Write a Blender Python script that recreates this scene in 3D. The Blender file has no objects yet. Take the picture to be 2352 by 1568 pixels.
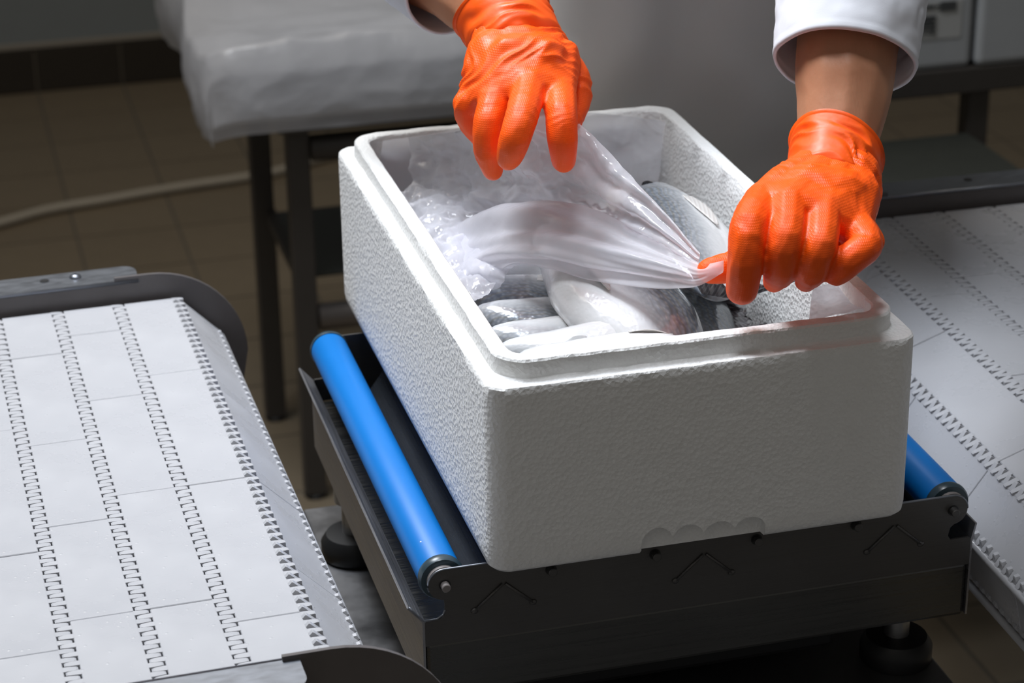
import bpy, bmesh, math, random
from mathutils import Vector, Matrix, Euler, noise
random.seed(7)
S = bpy.context.scene
COL = S.collection
Z0 = 0.85                      # roller level above the floor; "local" z = 0 is the underside of the foam box
# ------------------------------------------------------------------ camera, world, lights, exposure
F = 5208.3
CE = Euler((1.1573, 0.0134, -0.2656), 'XYZ')
CP = Vector((-0.3224, -1.2746, 0.7484))
cd = bpy.data.cameras.new('camera'); cam = bpy.data.objects.new('camera', cd); COL.objects.link(cam)
cam.location = CP + Vector((0, 0, Z0)); cam.rotation_euler = CE
cd.sensor_width = 36; cd.lens = F / 2352 * 36; cd.clip_start = 0.05; cd.clip_end = 50
cd.dof.use_dof = True; cd.dof.focus_distance = 1.56; cd.dof.aperture_fstop = 10.0
S.camera = cam
w = bpy.data.worlds.new('world'); S.world = w; w.use_nodes = True
w.node_tree.nodes['Background'].inputs[0].default_value = (1.0, 0.97, 0.92, 1)
w.node_tree.nodes['Background'].inputs[1].default_value = 0.115

def area(name, loc, target, size, power, color, spread=180, sy=None):
    l = bpy.data.lights.new(name, 'AREA'); l.size = size; l.energy = power; l.color = color; l.spread = math.radians(spread)
    if sy: l.shape = 'RECTANGLE'; l.size_y = sy
    o = bpy.data.objects.new(name, l); COL.objects.link(o)
    o.location = Vector(loc) + Vector((0, 0, Z0))
    o.rotation_euler = (Vector(target) - Vector(loc)).to_track_quat('-Z', 'Y').to_euler()
    return o
area('key_lamp', (-0.50, 0.95, 2.25), (0.14, 0.20, 0.0), 0.75, 21.5, (0.86, 0.92, 1.0), 100)
area('box_interior_fill', (0.05, 0.05, 2.3), (0.16, 0.28, 0.1), 0.35, 2.2, (0.90, 0.94, 1.0), 60)  # added fill to brighten the box interior, not a real fixture
area('background_fill', (-0.4, 1.6, 2.0), (0.3, 1.6, -0.8), 1.4, 24, (1.0, 0.90, 0.76), 180)  # added warm fill lifting the back table, floor and wall; no actual fitting
area('front_fill', (-0.9, -1.6, 1.7), (0.2, 0.2, 0.0), 1.0, 1.5, (1.0, 0.93, 0.82), 180)  # weak unseen warm fill for the apron and front faces
S.view_settings.view_transform = 'Standard'; S.view_settings.look = 'None'
S.view_settings.exposure = 0.0; S.view_settings.gamma = 1.0; S.view_settings.use_curve_mapping = False

# ------------------------------------------------------------------ helpers
RM = CE.to_matrix()
FW = RM @ Vector((0, 0, -1))
def ray(x, y): return RM @ Vector(((x - 1176) / F, -(y - 784) / F, -1.0))
def at(x, y, d): return CP + ray(x, y) * d          # measured photo point at a measured distance
def onz(x, y, z): r = ray(x, y); return CP + r * ((z - CP.z) / r.z)
def ony(x, y, Y): r = ray(x, y); return CP + r * ((Y - CP.y) / r.y)
K = 0.30 / 0.34
ORG = {}
def thing(name, label, cat, org=(0, 0, 0), group=None, rot=None):
    o = bpy.data.objects.new(name, None); COL.objects.link(o); o.empty_display_size = 0.02
    o.location = Vector(org) + Vector((0, 0, Z0)); ORG[o.name] = Vector(org)
    if rot: o.rotation_euler = rot
    o['label'] = label; o['category'] = cat
    if group: o['group'] = group
    return o
def mk(name, verts, faces, m, parent=None, smooth=False, org=None, label=None):
    """a mesh object; verts in scene-local coordinates, stored relative to its thing"""
    me = bpy.data.meshes.new(name)
    if parent is not None:
        p = parent; off = ORG.get(p.name, Vector((0, 0, 0)))
    else:
        off = Vector(org) if org is not None else Vector((0, 0, 0))
    me.from_pydata([tuple(Vector(v) - off) for v in verts], [], faces); me.update()
    return link(name, me, m, parent, smooth, off, label)
def link(name, me, m, parent=None, smooth=False, off=None, label=None):
    o = bpy.data.objects.new(name, me); COL.objects.link(o)
    if m is not None: me.materials.clear(); me.materials.append(m)
    if smooth:
        me.polygons.foreach_set('use_smooth', [True] * len(me.polygons))
    if parent is not None:
        o.parent = parent; ORG[o.name] = off
    else:
        o.location = off + Vector((0, 0, Z0)); ORG[o.name] = off
    if label: o['label'] = label
    return o
def mkbm(name, bm, m, parent=None, smooth=False, org=None, label=None):
    bmesh.ops.recalc_face_normals(bm, faces=bm.faces)
    me = bpy.data.meshes.new(name)
    off = ORG.get(parent.name, Vector((0, 0, 0))) if parent is not None else (Vector(org) if org is not None else Vector((0, 0, 0)))
    bmesh.ops.translate(bm, verts=bm.verts, vec=-off)
    bm.to_mesh(me); bm.free()
    return link(name, me, m, parent, smooth, off, label)
def tag(o, label, cat, group=None):
    o['label'] = label; o['category'] = cat
    if group: o['group'] = group
    return o
def struct(o): o['kind'] = 'structure'; return o
def box_bm(bm, x0, x1, y0, y1, z0, z1, bev=0.0, seg=2):
    r = bmesh.ops.create_cube(bm, size=1.0)
    vs = r['verts']
    bmesh.ops.scale(bm, verts=vs, vec=(x1 - x0, y1 - y0, z1 - z0))
    bmesh.ops.translate(bm, verts=vs, vec=((x0 + x1) / 2, (y0 + y1) / 2, (z0 + z1) / 2))
    if bev:
        es = list({e for v in vs for e in v.link_edges})
        bmesh.ops.bevel(bm, geom=es, offset=bev, segments=seg, affect='EDGES', profile=0.5)
def boxo(name, x0, x1, y0, y1, z0, z1, m, parent=None, bev=0.002, org=None, label=None, seg=2):
    bm = bmesh.new(); box_bm(bm, x0, x1, y0, y1, z0, z1, bev, seg)
    return mkbm(name, bm, m, parent, False, org if org is not None else ((x0 + x1) / 2, (y0 + y1) / 2, z0), label)
def lathe(bm, prof, base, axis, n=32):
    """prof: (r, h) list along axis from base"""
    axis = Vector(axis).normalized(); a = axis.orthogonal().normalized(); b = axis.cross(a)
    rings = []
    for r, h in prof:
        c = Vector(base) + axis * h
        rings.append([bm.verts.new(c + (a * math.cos(t) + b * math.sin(t)) * max(r, 1e-5)) for t in [2 * math.pi * i / n for i in range(n)]])
    for q in range(len(rings) - 1):
        for i in range(n):
            bm.faces.new((rings[q][i], rings[q][(i + 1) % n], rings[q + 1][(i + 1) % n], rings[q + 1][i]))
    bm.faces.new(rings[0][::-1]); bm.faces.new(rings[-1])
def latheo(name, prof, base, axis, m, parent=None, n=32, smooth=True, label=None, org=None):
    bm = bmesh.new(); lathe(bm, prof, base, axis, n)
    o = mkbm(name, bm, m, parent, smooth, org if org is not None else base, label)
    es = o.modifiers.new('es', 'EDGE_SPLIT'); es.split_angle = math.radians(40)
    return o
def tube(bm, pts, r, n=10):
    pts = [Vector(p) for p in pts]; rings = []
    up = Vector((0, 0, 1))
    for i, p in enumerate(pts):
        t = (pts[min(i + 1, len(pts) - 1)] - pts[max(i - 1, 0)]).normalized()
        a = t.cross(up); a = a.normalized() if a.length > 1e-4 else t.orthogonal().normalized()
        b = t.cross(a)
        rr = r[i] if isinstance(r, (list, tuple)) else r
        rings.append([bm.verts.new(p + (a * math.cos(q) + b * math.sin(q)) * rr) for q in [2 * math.pi * k / n for k in range(n)]])
    for q in range(len(rings) - 1):
        for i in range(n):
            bm.faces.new((rings[q][i], rings[q][(i + 1) % n], rings[q + 1][(i + 1) % n], rings[q + 1][i]))
    bm.faces.new(rings[0][::-1]); bm.faces.new(rings[-1])
def extr(bm, poly, y0, y1):
    """extrude an x-z polygon along y"""
    a = [bm.verts.new((x, y0, z)) for x, z in poly]; b = [bm.verts.new((x, y1, z)) for x, z in poly]
    n = len(poly)
    bm.faces.new(a); bm.faces.new(b[::-1])
    for i in range(n): bm.faces.new((a[i], b[i], b[(i + 1) % n], a[(i + 1) % n]))
def arc(cx, cz, r, a0, a1, n):
    return [(cx + r * math.cos(math.radians(a0 + (a1 - a0) * i / n)), cz + r * math.sin(math.radians(a0 + (a1 - a0) * i / n))) for i in range(n + 1)]
def evald(o):
    dg = bpy.context.evaluated_depsgraph_get(); dg.update()
    me = bpy.data.meshes.new_from_object(o.evaluated_get(dg))
    bpy.data.objects.remove(o, do_unlink=True)
    return me

# ------------------------------------------------------------------ materials
def srgb(r, g, b):
    f = lambda c: (c / 255 / 12.92) if c / 255 <= 0.04045 else ((c / 255 + 0.055) / 1.055) ** 2.4
    return (f(r), f(g), f(b), 1)
class M:
    def __init__(s, name, col, rough=0.5, metal=0.0, **kw):
        s.m = bpy.data.materials.new(name); s.m.use_nodes = True
        s.t = s.m.node_tree; s.p = s.t.nodes['Principled BSDF']; s.out = s.t.nodes['Material Output']
        s.p.inputs['Base Color'].default_value = col; s.p.inputs['Roughness'].default_value = rough
        s.p.inputs['Metallic'].default_value = metal
        for k, v in kw.items(): s.p.inputs[k.replace('_', ' ')].default_value = v
        s.nrm = None
    def n(s, typ, **kw):
        q = s.t.nodes.new(typ)
        for k, v in kw.items():
            if k in q.inputs.keys() if hasattr(q.inputs, 'keys') else False: q.inputs[k].default_value = v
            else: setattr(q, k, v)
        return q
    def l(s, a, b): s.t.links.new(a, b)
    def coord(s, kind='Object', scale=(1, 1, 1), rot=(0, 0, 0)):
        c = s.t.nodes.new('ShaderNodeTexCoord'); mp = s.t.nodes.new('ShaderNodeMapping')
        mp.inputs['Scale'].default_value = scale; mp.inputs['Rotation'].default_value = rot
        s.l(c.outputs[kind], mp.inputs[0]); return mp.outputs[0]
    def ramp(s, fac, stops):
        r = s.t.nodes.new('ShaderNodeValToRGB'); e = r.color_ramp.elements
        while len(e) < len(stops): e.new(0.5)
        for q, (p, c) in zip(e, stops): q.position = p; q.color = c if len(c) == 4 else (*c, 1)
        s.l(fac, r.inputs[0]); return r.outputs[0]
    def noise(s, vec, scale, detail=3, rough=0.5):
        q = s.t.nodes.new('ShaderNodeTexNoise'); q.inputs['Scale'].default_value = scale
        q.inputs['Detail'].default_value = detail; q.inputs['Roughness'].default_value = rough
        s.l(vec, q.inputs['Vector']); return q.outputs['Fac']
    def voro(s, vec, scale, feature='F1', out='Distance'):
        q = s.t.nodes.new('ShaderNodeTexVoronoi'); q.feature = feature; q.inputs['Scale'].default_value = scale
        s.l(vec, q.inputs['Vector']); return q.outputs[out]
    def bump(s, h, strength=0.3, dist=0.001):
        b = s.t.nodes.new('ShaderNodeBump'); b.inputs['Strength'].default_value = strength
        b.inputs['Distance'].default_value = dist; s.l(h, b.inputs['Height'])
        if s.nrm is not None: s.l(s.nrm, b.inputs['Normal'])
        s.nrm = b.outputs[0]; s.l(s.nrm, s.p.inputs['Normal'])
    def mix(s, fac, a, b, blend='MIX'):
        q = s.t.nodes.new('ShaderNodeMix'); q.data_type = 'RGBA'; q.blend_type = blend
        if isinstance(fac, (int, float)): q.inputs[0].default_value = fac
        else: s.l(fac, q.inputs[0])
        for i, v in ((6, a), (7, b)):
            if isinstance(v, tuple): q.inputs[i].default_value = v
            else: s.l(v, q.inputs[i])
        return q.outputs[2]
    def math(s, op, a, b=0.0):
        q = s.t.nodes.new('ShaderNodeMath'); q.operation = op
        for i, v in ((0, a), (1, b)):
            if isinstance(v, (int, float)): q.inputs[i].default_value = v
            else: s.l(v, q.inputs[i])
        return q.outputs[0]
    def sep(s, vec):
        q = s.t.nodes.new('ShaderNodeSeparateXYZ'); s.l(vec, q.inputs[0]); return q.outputs
    def base(s, c): s.l(c, s.p.inputs['Base Color'])
    def roughness(s, c): s.l(c, s.p.inputs['Roughness'])

def m_eps():
    a = M('expanded_foam', (0.80, 0.80, 0.80, 1), 0.55)
    v = a.coord()
    wob = a.noise(v, 60, 2)
    h = a.voro(v, 330, 'SMOOTH_F1')
    a.bump(h, 0.65, 0.0013)
    h2 = a.voro(v, 330, 'DISTANCE_TO_EDGE')
    a.bump(a.ramp(h2, [(0.0, (1, 1, 1)), (0.10, (0, 0, 0))]), 0.3, 0.0005)
    a.base(a.mix(wob, (0.82, 0.82, 0.81, 1), (0.88, 0.88, 0.87, 1)))
    return a.m
def m_metal(name, col, rough, stretch=(4, 200, 200), metal=0.9, amp=0.12):
    a = M(name, col, rough, metal); v = a.coord(scale=stretch)
    n = a.noise(v, 3, 4, 0.6)
    a.roughness(a.ramp(n, [(0.3, (rough - amp,) * 3), (0.7, (rough + amp,) * 3)]))
    a.bump(n, 0.08, 0.0004)
    sm = a.noise(a.coord(), 14, 4)
    a.base(a.mix(sm, tuple(c * 0.72 for c in col[:3]) + (1,), col))
    return a.m
def m_plastic(name, col, rough=0.35, var=0.05, bump=0.03, scale=40):
    a = M(name, col, rough); v = a.coord()
    n = a.noise(v, scale, 4)
    a.base(a.mix(n, tuple(max(0, c * (1 - var)) for c in col[:3]) + (1,), tuple(min(1, c * (1 + var)) for c in col[:3]) + (1,)))
    a.bump(n, bump, 0.001); return a.m
def m_belt():
    a = M('belt_plastic', (0.70, 0.71, 0.74, 1), 0.30); v = a.coord()
    n = a.noise(v, 18, 5); sc = a.noise(a.coord(scale=(12, 260, 260)), 2.0, 5, 0.7)
    a.base(a.mix(a.ramp(sc, [(0.60, (0, 0, 0)), (0.75, (1, 1, 1))]), (0.46, 0.465, 0.49, 1), (0.41, 0.415, 0.435, 1)))
    a.roughness(a.ramp(n, [(0.3, (0.16,) * 3), (0.7, (0.5,) * 3)]))
    drop = a.voro(v, 120, 'F1')
    a.bump(a.ramp(drop, [(0.0, (1, 1, 1)), (0.16, (0, 0, 0))]), 0.35, 0.0008)
    a.bump(sc, 0.05, 0.0006); return a.m
def m_film(name, alpha=0.55, rough=0.18, col=(0.92, 0.925, 0.98, 1)):
    a = M(name, col, rough); a.p.inputs['Specular IOR Level'].default_value = 0.8
    v = a.coord(); n = a.noise(v, 45, 4); r = a.noise(a.coord(scale=(1, 2.4, 1.2)), 30, 3)
    a.bump(n, 0.35, 0.004); a.bump(r, 0.25, 0.006)
    tr = a.t.nodes.new('ShaderNodeBsdfTransparent'); tl = a.t.nodes.new('ShaderNodeBsdfTranslucent'); tl.inputs[0].default_value = col
    m1 = a.t.nodes.new('ShaderNodeMixShader'); m1.inputs[0].default_value = 0.5
    a.l(a.p.outputs[0], m1.inputs[1]); a.l(tl.outputs[0], m1.inputs[2])
    m2 = a.t.nodes.new('ShaderNodeMixShader')
    fr = a.t.nodes.new('ShaderNodeLayerWeight'); fr.inputs[0].default_value = 0.35
    a.l(a.ramp(fr.outputs['Facing'], [(0.0, (alpha,) * 3), (0.9, (min(1, alpha + 0.35),) * 3)]), m2.inputs[0])
    a.l(tr.outputs[0], m2.inputs[1]); a.l(m1.outputs[0], m2.inputs[2]); a.l(m2.outputs[0], a.out.inputs[0])
    return a.m
def m_glove(dots=True):
    a = M('glove_rubber' if dots else 'glove_cuff_rubber', srgb(255, 96, 8), 0.45, 0.0, Specular_IOR_Level=0.35)
    a.p.inputs['Subsurface Weight'].default_value = 0.03; a.p.inputs['Subsurface Radius'].default_value = (0.01, 0.004, 0.001)
    a.p.inputs['Subsurface Scale'].default_value = 0.4
    v = a.coord(); x, y, z = a.sep(a.coord(rot=(0, math.radians(45), 0)))
    if dots:
        s1 = a.math('SINE', a.math('MULTIPLY', x, 2 * math.pi / 0.0020)); s2 = a.math('SINE', a.math('MULTIPLY', z, 2 * math.pi / 0.0020))
        d = a.math('MULTIPLY', s1, s2)
        a.bump(a.ramp(d, [(0.1, (0, 0, 0)), (0.6, (1, 1, 1))]), 0.30, 0.0004)
    n = a.noise(v, 90, 3); a.bump(n, 0.18, 0.002)
    a.base(a.mix(a.noise(v, 25, 2), srgb(254, 82, 4), srgb(255, 100, 20)))
    a.roughness(a.ramp(a.noise(v, 60, 2), [(0.35, (0.36,) * 3), (0.65, (0.58,) * 3)]))
    return a.m
def m_skin():
    a = M('skin', srgb(190, 132, 100), 0.42); v = a.coord()
    a.p.inputs['Subsurface Weight'].default_value = 0.12; a.p.inputs['Subsurface Radius'].default_value = (0.012, 0.004, 0.002)
    a.p.inputs['Subsurface Scale'].default_value = 0.5
    a.base(a.mix(a.noise(v, 35, 4), srgb(168, 112, 80), srgb(200, 146, 114)))
    h = a.noise(a.coord(scale=(500, 160, 90)), 1.0, 3); a.bump(h, 0.25, 0.0007); a.bump(a.noise(v, 300, 3), 0.12, 0.0006)
    return a.m
def m_fish(dark=(0.07, 0.085, 0.10, 1)):
    a = M('fish_skin', (0.7, 0.7, 0.7, 1), 0.22, 0.15, Coat_Weight=0.5, Coat_Roughness=0.08)
    v = a.coord(); x, y, z = a.sep(v)
    nz = a.noise(v, 40, 3)
    zz = a.math('ADD', z, a.math('MULTIPLY', a.math('SUBTRACT', nz, 0.5), 0.012))
    g = a.math('ADD', a.math('MULTIPLY', zz, 9.5), 0.5)           # 0 belly .. 1 back
    body = a.ramp(g, [(0.0, (0.74, 0.73, 0.73)), (0.34, (0.70, 0.71, 0.72)), (0.47, (0.50, 0.52, 0.54)), (0.64, (0.30, 0.33, 0.37)), (0.80, dark[:3])])
    # rows of scales: fine gold and grey stripes along the flank
    st = a.math('SINE', a.math('MULTIPLY', zz, 2 * math.pi / 0.0042))
    sm = a.ramp(g, [(0.45, (0, 0, 0)), (0.62, (1, 1, 1)), (0.9, (0.3,) * 3)])
    f = a.math('MULTIPLY', a.ramp(st, [(0.2, (0, 0, 0)), (0.8, (0.5,) * 3)]), sm)
    body = a.mix(f, body, (0.30, 0.27, 0.20, 1))
    sc = a.voro(a.coord(scale=(1, 1, 1.4)), 300, 'SMOOTH_F1')
    shade = a.ramp(sc, [(0.15, (1, 1, 1)), (0.6, (0.45, 0.48, 0.52))])
    fs = a.ramp(g, [(0.40, (0, 0, 0)), (0.6, (0.8,) * 3)])
    body = a.mix(fs, body, a.mix(1.0, body, shade, 'MULTIPLY'))
    a.base(body); a.bump(sc, 0.35, 0.0007); a.bump(a.noise(v, 120, 3), 0.15, 0.001)
    a.l(a.ramp(g, [(0.4, (0.0,) * 3), (0.65, (0.25,) * 3)]), a.p.inputs['Metallic'])
    return a.m
def m_fin(name, c1, c2):
    a = M(name, c1, 0.3, Coat_Weight=0.4); v = a.coord()
    x, y, z = a.sep(v)
    s = a.math('SINE', a.math('MULTIPLY', a.math('ADD', z, a.math('MULTIPLY', x, 0.15)), 2 * math.pi / 0.003))
    a.base(a.mix(a.ramp(s, [(0.3, (0, 0, 0)), (0.7, (1, 1, 1))]), c1, c2)); a.bump(s, 0.2, 0.0004); return a.m
def m_cloth(name, col, rough=0.85, scale=9, b=0.25):
    a = M(name, col, rough); v = a.coord()
    a.bump(a.noise(v, scale, 3), b, 0.02); a.bump(a.noise(a.coord(scale=(900, 900, 900)), 1, 1), 0.08, 0.0004)
    a.base(a.mix(a.noise(v, 6, 3), tuple(c * 0.93 for c in col[:3]) + (1,), col)); return a.m
def m_tile(name, col, var, rough=0.45):
    a = M(name, col, rough); v = a.coord('Object'); oi = a.t.nodes.new('ShaderNodeObjectInfo')
    n = a.noise(v, 22, 5)
    c = a.mix(n, tuple(c * (1 - var) for c in col[:3]) + (1,), tuple(c * (1 + var) for c in col[:3]) + (1,))
    a.base(a.mix(a.math('MULTIPLY', oi.outputs['Random'], 0.25), c, tuple(c * 0.75 for c in col[:3]) + (1,)))
    a.bump(n, 0.06, 0.001); return a.m

EPS = m_eps()
STEEL = m_metal('brushed_steel', (0.50, 0.50, 0.50, 1), 0.38)
STEELY = m_metal('brushed_steel_lengthwise', (0.44, 0.44, 0.46, 1), 0.36, (200, 4, 200))
DSTEEL = m_metal('dull_dark_steel', (0.15, 0.145, 0.14, 1), 0.5)
RAILM = m_metal('rail_steel', (0.30, 0.32, 0.36, 1), 0.40, (20, 60, 60), 1.0, 0.05)
GUARDM = m_plastic('guard_steel', (0.115, 0.105, 0.105, 1), 0.4, 0.15)
BLUE = m_plastic('blue_roller_plastic', srgb(0, 112, 192), 0.42, 0.04)
CAPM = m_plastic('dark_green_grey_plastic', srgb(50, 66, 74), 0.3)
HUBM = m_plastic('grey_hub_plastic', srgb(128, 122, 120), 0.4)
RUBBER = m_plastic('black_rubber', (0.012, 0.012, 0.013, 1), 0.45)
BELT = m_belt()
FILM = m_film('clear_film', 0.60, 0.10)
FILM2 = m_film('milky_film', 0.70, 0.22)
COVERM = m_film('cover_film', 0.82, 0.25, (0.66, 0.67, 0.71, 1))
GLOVE = m_glove(True); GLOVEC = m_glove(False)
SKIN = m_skin()
FISH = m_fish()
FINL = m_fin('pale_fin', (0.70, 0.68, 0.66, 1), (0.62, 0.59, 0.56, 1))
FIND = m_fin('dark_fin', (0.055, 0.05, 0.055, 1), (0.16, 0.15, 0.16, 1))
COAT = m_cloth('white_cotton', (0.74, 0.75, 0.80, 1), 0.9, 14)
APRON = m_cloth('grey_white_apron', (0.62, 0.60, 0.58, 1), 0.6, 5, 0.3)
LEGM = m_plastic('dark_table_frame', (0.045, 0.040, 0.036, 1), 0.5, 0.1)
SHELFM = m_plastic('dark_shelf', (0.035, 0.038, 0.033, 1), 0.4, 0.1)
FLOORM = m_tile('brown_floor_tile', (0.185, 0.150, 0.105, 1), 0.10)
GROUT = m_plastic('grout', (0.12, 0.105, 0.085, 1), 0.8)
BASEM = m_tile('dark_baseboard_tile', (0.030, 0.025, 0.020, 1), 0.1, 0.35)
WALLM = m_tile('pale_wall', (0.20, 0.225, 0.24, 1), 0.04, 0.5)
TRIMM = m_plastic('grey_trim', (0.26, 0.24, 0.21, 1), 0.6)
HOSEM = m_plastic('pale_hose_rubber', (0.36, 0.33, 0.28, 1), 0.5)
INK = m_plastic('dark_ink', (0.05, 0.055, 0.06, 1), 0.7)
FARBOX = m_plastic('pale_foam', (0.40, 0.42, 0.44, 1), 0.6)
EYE = M('fish_eye_black', (0.01, 0.01, 0.012, 1), 0.08).m
TRAY = m_metal('dark_polished_tray', (0.13, 0.15, 0.18, 1), 0.28, (200, 4, 200), 0.9, 0.06)
SPECK = m_plastic('foam_crumb', (0.85, 0.85, 0.85, 1), 0.7)

# ------------------------------------------------------------------ setting: floor, wall, baseboard
FZ = -0.85
fl = struct(boxo('floor', -2.2, 3.2, -2.2, 4.02, FZ - 0.05, FZ - 0.0015, GROUT, None, 0))
T = 0.20; y_wall = 4.0
tm = bpy.data.meshes.new('tile'); bm = bmesh.new(); box_bm(bm, -T / 2 + 0.003, T / 2 - 0.003, -T / 2 + 0.003, T / 2 - 0.003, -0.0015, 0.0, 0)
bm.to_mesh(tm); bm.free(); tm.materials.append(FLOORM)
x_seam = ony(80, 150, y_wall).x
for i in range(-4, 11):
    for j in range(17):
        o = bpy.data.objects.new('tile', tm); COL.objects.link(o); o.parent = fl
        o.location = Vector((x_seam + T / 2 + i * T, y_wall - 0.01 - T / 2 - j * T, FZ + random.uniform(-0.0002, 0.0002))) - ORG[fl.name]
# plain tiling further off, outside the view
box = boxo('outer_tiling', -2.2, x_seam - 4 * T, -2.2, 4.0, FZ - 0.0015, FZ, FLOORM, fl, 0)
box = boxo('outer_tiling', x_seam + 11 * T, 3.2, -2.2, 4.0, FZ - 0.0015, FZ, FLOORM, fl, 0)
box = boxo('outer_tiling', x_seam - 4 * T + 0.001, x_seam + 11 * T - 0.001, -2.2, 4.0 - 0.01 - 17 * T, FZ - 0.0015, FZ, FLOORM, fl, 0)
zb = ony(200, 97, y_wall).z
struct(boxo('wall_back', -2.2, 3.2, y_wall, y_wall + 0.1, FZ, 1.9, WALLM, None, 0))
bb = struct(boxo('baseboard_back', -2.2, 3.2, y_wall - 0.008, y_wall - 0.0005, FZ, zb, GROUT, None, 0))
bt = bpy.data.meshes.new('tile'); bm = bmesh.new(); box_bm(bm, -T / 2 + 0.003, T / 2 - 0.003, -0.004, 0.004, 0.002, zb - FZ - 0.003, 0.0015, 1)
bm.to_mesh(bt); bm.free(); bt.materials.append(BASEM)
for i in range(-4, 13):
    o = bpy.data.objects.new('tile', bt); COL.objects.link(o); o.parent = bb
    o.location = Vector((x_seam + T / 2 + i * T, y_wall - 0.010, FZ)) - ORG[bb.name]
struct(boxo('trim_1', -2.2, 3.2, y_wall - 0.016, y_wall - 0.0005, zb, zb + 0.012, TRIMM, None, 0.002))

# hose on the floor
bm = bmesh.new()
hp = [(-260, 560), (-100, 535), (0, 512), (110, 482), (250, 458), (350, 440), (450, 424), (560, 408), (650, 390), (720, 368), (800, 350), (900, 340), (1040, 335)]
P = [onz(x, y, FZ + 0.011) for x, y in hp]
def cat(pts, k=5):
    out = []
    for i in range(len(pts) - 1):
        a, b, c, d = pts[max(i - 1, 0)], pts[i], pts[i + 1], pts[min(i + 2, len(pts) - 1)]
        for q in range(k):
            t = q / k
            out.append(0.5 * ((2 * b) + (c - a) * t + (2 * a - 5 * b + 4 * c - d) * t * t + (3 * b - a - 3 * c + d) * t ** 3))
    out.append(pts[-1]); return out
tube(bm, cat(P), 0.010, 10)
tag(mkbm('floor_hose', bm, HOSEM, None, True, P[0]), 'pale thin hose snaking across the brown floor behind the left conveyor', 'hose')

# ------------------------------------------------------------------ back left table, crate and plastic cover
xl = ony(685, 400, 1.7724).x
tb = thing('steel_table', 'low dark metal table with lower shelf carrying the plastic-wrapped crate', 'table', (xl, 1.77, FZ))
TZ = -0.262
for (x, y) in ((xl, 1.772), (xl - 0.012, 2.06), (xl + 0.50, 1.772), (xl + 0.50, 2.06)):
    boxo('leg', x - 0.016, x + 0.016, y - 0.016, y + 0.016, FZ + 0.008, TZ, LEGM, tb, 0.002)
for (x, y) in ((xl, 1.772), (xl - 0.012, 2.06)):
    latheo('foot_cap', [(0.016, 0), (0.018, 0.004), (0.014, 0.010)], (x, y, FZ), (0, 0, 1), RUBBER, tb, 16)
bm = bmesh.new(); tube(bm, [(xl + 0.018, 1.762, -0.292), (xl + 0.49, 1.762, -0.292)], 0.019, 14); mkbm('front_rail', bm, LEGM, tb, True)
zs = ony(735, 725, 1.765).z
bm = bmesh.new(); tube(bm, [(xl + 0.018, 1.762, zs), (xl + 0.49, 1.762, zs)], 0.020, 14); mkbm('lower_front_tube', bm, m_metal('dull_tube', (0.22, 0.20, 0.19, 1), 0.45), tb, True)
boxo('side_rail', xl - 0.010, xl + 0.008, 1.772, 2.06, -0.505, -0.488, LEGM, tb, 0.002)
boxo('side_rail', xl - 0.010, xl + 0.008, 1.772, 2.06, -0.285, TZ, LEGM, tb, 0.002)
boxo('lower_shelf', xl, xl + 0.50, 1.785, 2.06, -0.500, -0.494, SHELFM, tb, 0.001)
boxo('tabletop', xl - 0.03, xl + 0.54, 1.74, 2.16, TZ, TZ + 0.012, LEGM, tb, 0.003)
CX0, CX1, CY0, CY1, CZ0, CZ1 = 0.066, 0.70, 1.715, 2.22, -0.250, -0.148
cr = thing('crate', 'shallow pale crate wrapped inside the crumpled plastic sheet', 'crate', (0.4, 1.9, CZ0))
bm = bmesh.new()
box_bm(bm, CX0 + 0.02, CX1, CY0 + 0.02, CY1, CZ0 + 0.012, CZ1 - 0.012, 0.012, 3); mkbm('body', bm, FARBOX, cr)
for k in range(4):
    fx = 0.14 + k * 0.14
    boxo('foot', fx, fx + 0.05, CY0 + 0.03, CY0 + 0.09, CZ0, CZ0 + 0.014, FARBOX, cr, 0.002)
# crumpled cover: section over crate swept in x, with an end cap on the left
def crumple(p, amp, sc, seed=0.0):
    q = Vector((p.x * sc, p.y * sc, p.z * sc * 1.3)) + Vector((seed, seed * 1.7, -seed))
    a = noise.noise(q); b = 1 - abs(noise.noise(q * 2.1 + Vector((3, 1, 2)))) * 2; c = 1 - abs(noise.noise(q * 4.7)) * 2
    return amp * (a * 0.9 + b * 0.45 + c * 0.18)
bm = bmesh.new(); NX, NP = 150, 70
path = []
for i in range(NP + 1):
    t = i / NP
    if t < 0.32: path.append((CY0 - 0.004, CZ0 + 0.004 + (CZ1 - CZ0 - 0.02) * t / 0.32, 0))
    elif t < 0.42:
        a = (t - 0.32) / 0.10 * math.pi / 2; path.append((CY0 - 0.004 + 0.022 * (1 - math.cos(a)), CZ1 - 0.016 + 0.022 * math.sin(a), 0))
    else: path.append((CY0 + 0.018 + (CY1 - CY0 - 0.02) * (t - 0.42) / 0.58, CZ1 + 0.006, 0))
g = []
for j in range(NX + 1):
    s = j / NX; row = []
    for i, (y, z, _) in enumerate(path):
        x = CX0 - 0.015 + (CX1 + 0.01 - CX0) * s
        if s < 0.10:                                   # bunched left end
            q = (0.10 - s) / 0.10
            y2 = y + 0.015 * q; z2 = z + (0.028 * q * (y - CY0) / 0.5) - 0.010 * q * q
            x -= 0.012 * q * math.sin((y - CY0) * 14)
            y, z = y2, z2
        p = Vector((x, y, z)); d = crumple(Vector((p.x * 0.7, p.y * 1.3, p.z)), 0.012, 4.2, 2.0) + crumple(Vector((p.x * 0.4, p.y * 2, p.z)), 0.010, 3, 9.0)
        fade = 0.35 if i < 6 else 1.0
        if i < 26: p.y -= max(-0.003, d) * fade
        else: p.z += d * 1.5 + 0.012
        row.append(bm.verts.new(p))
    g.append(row)
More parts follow.
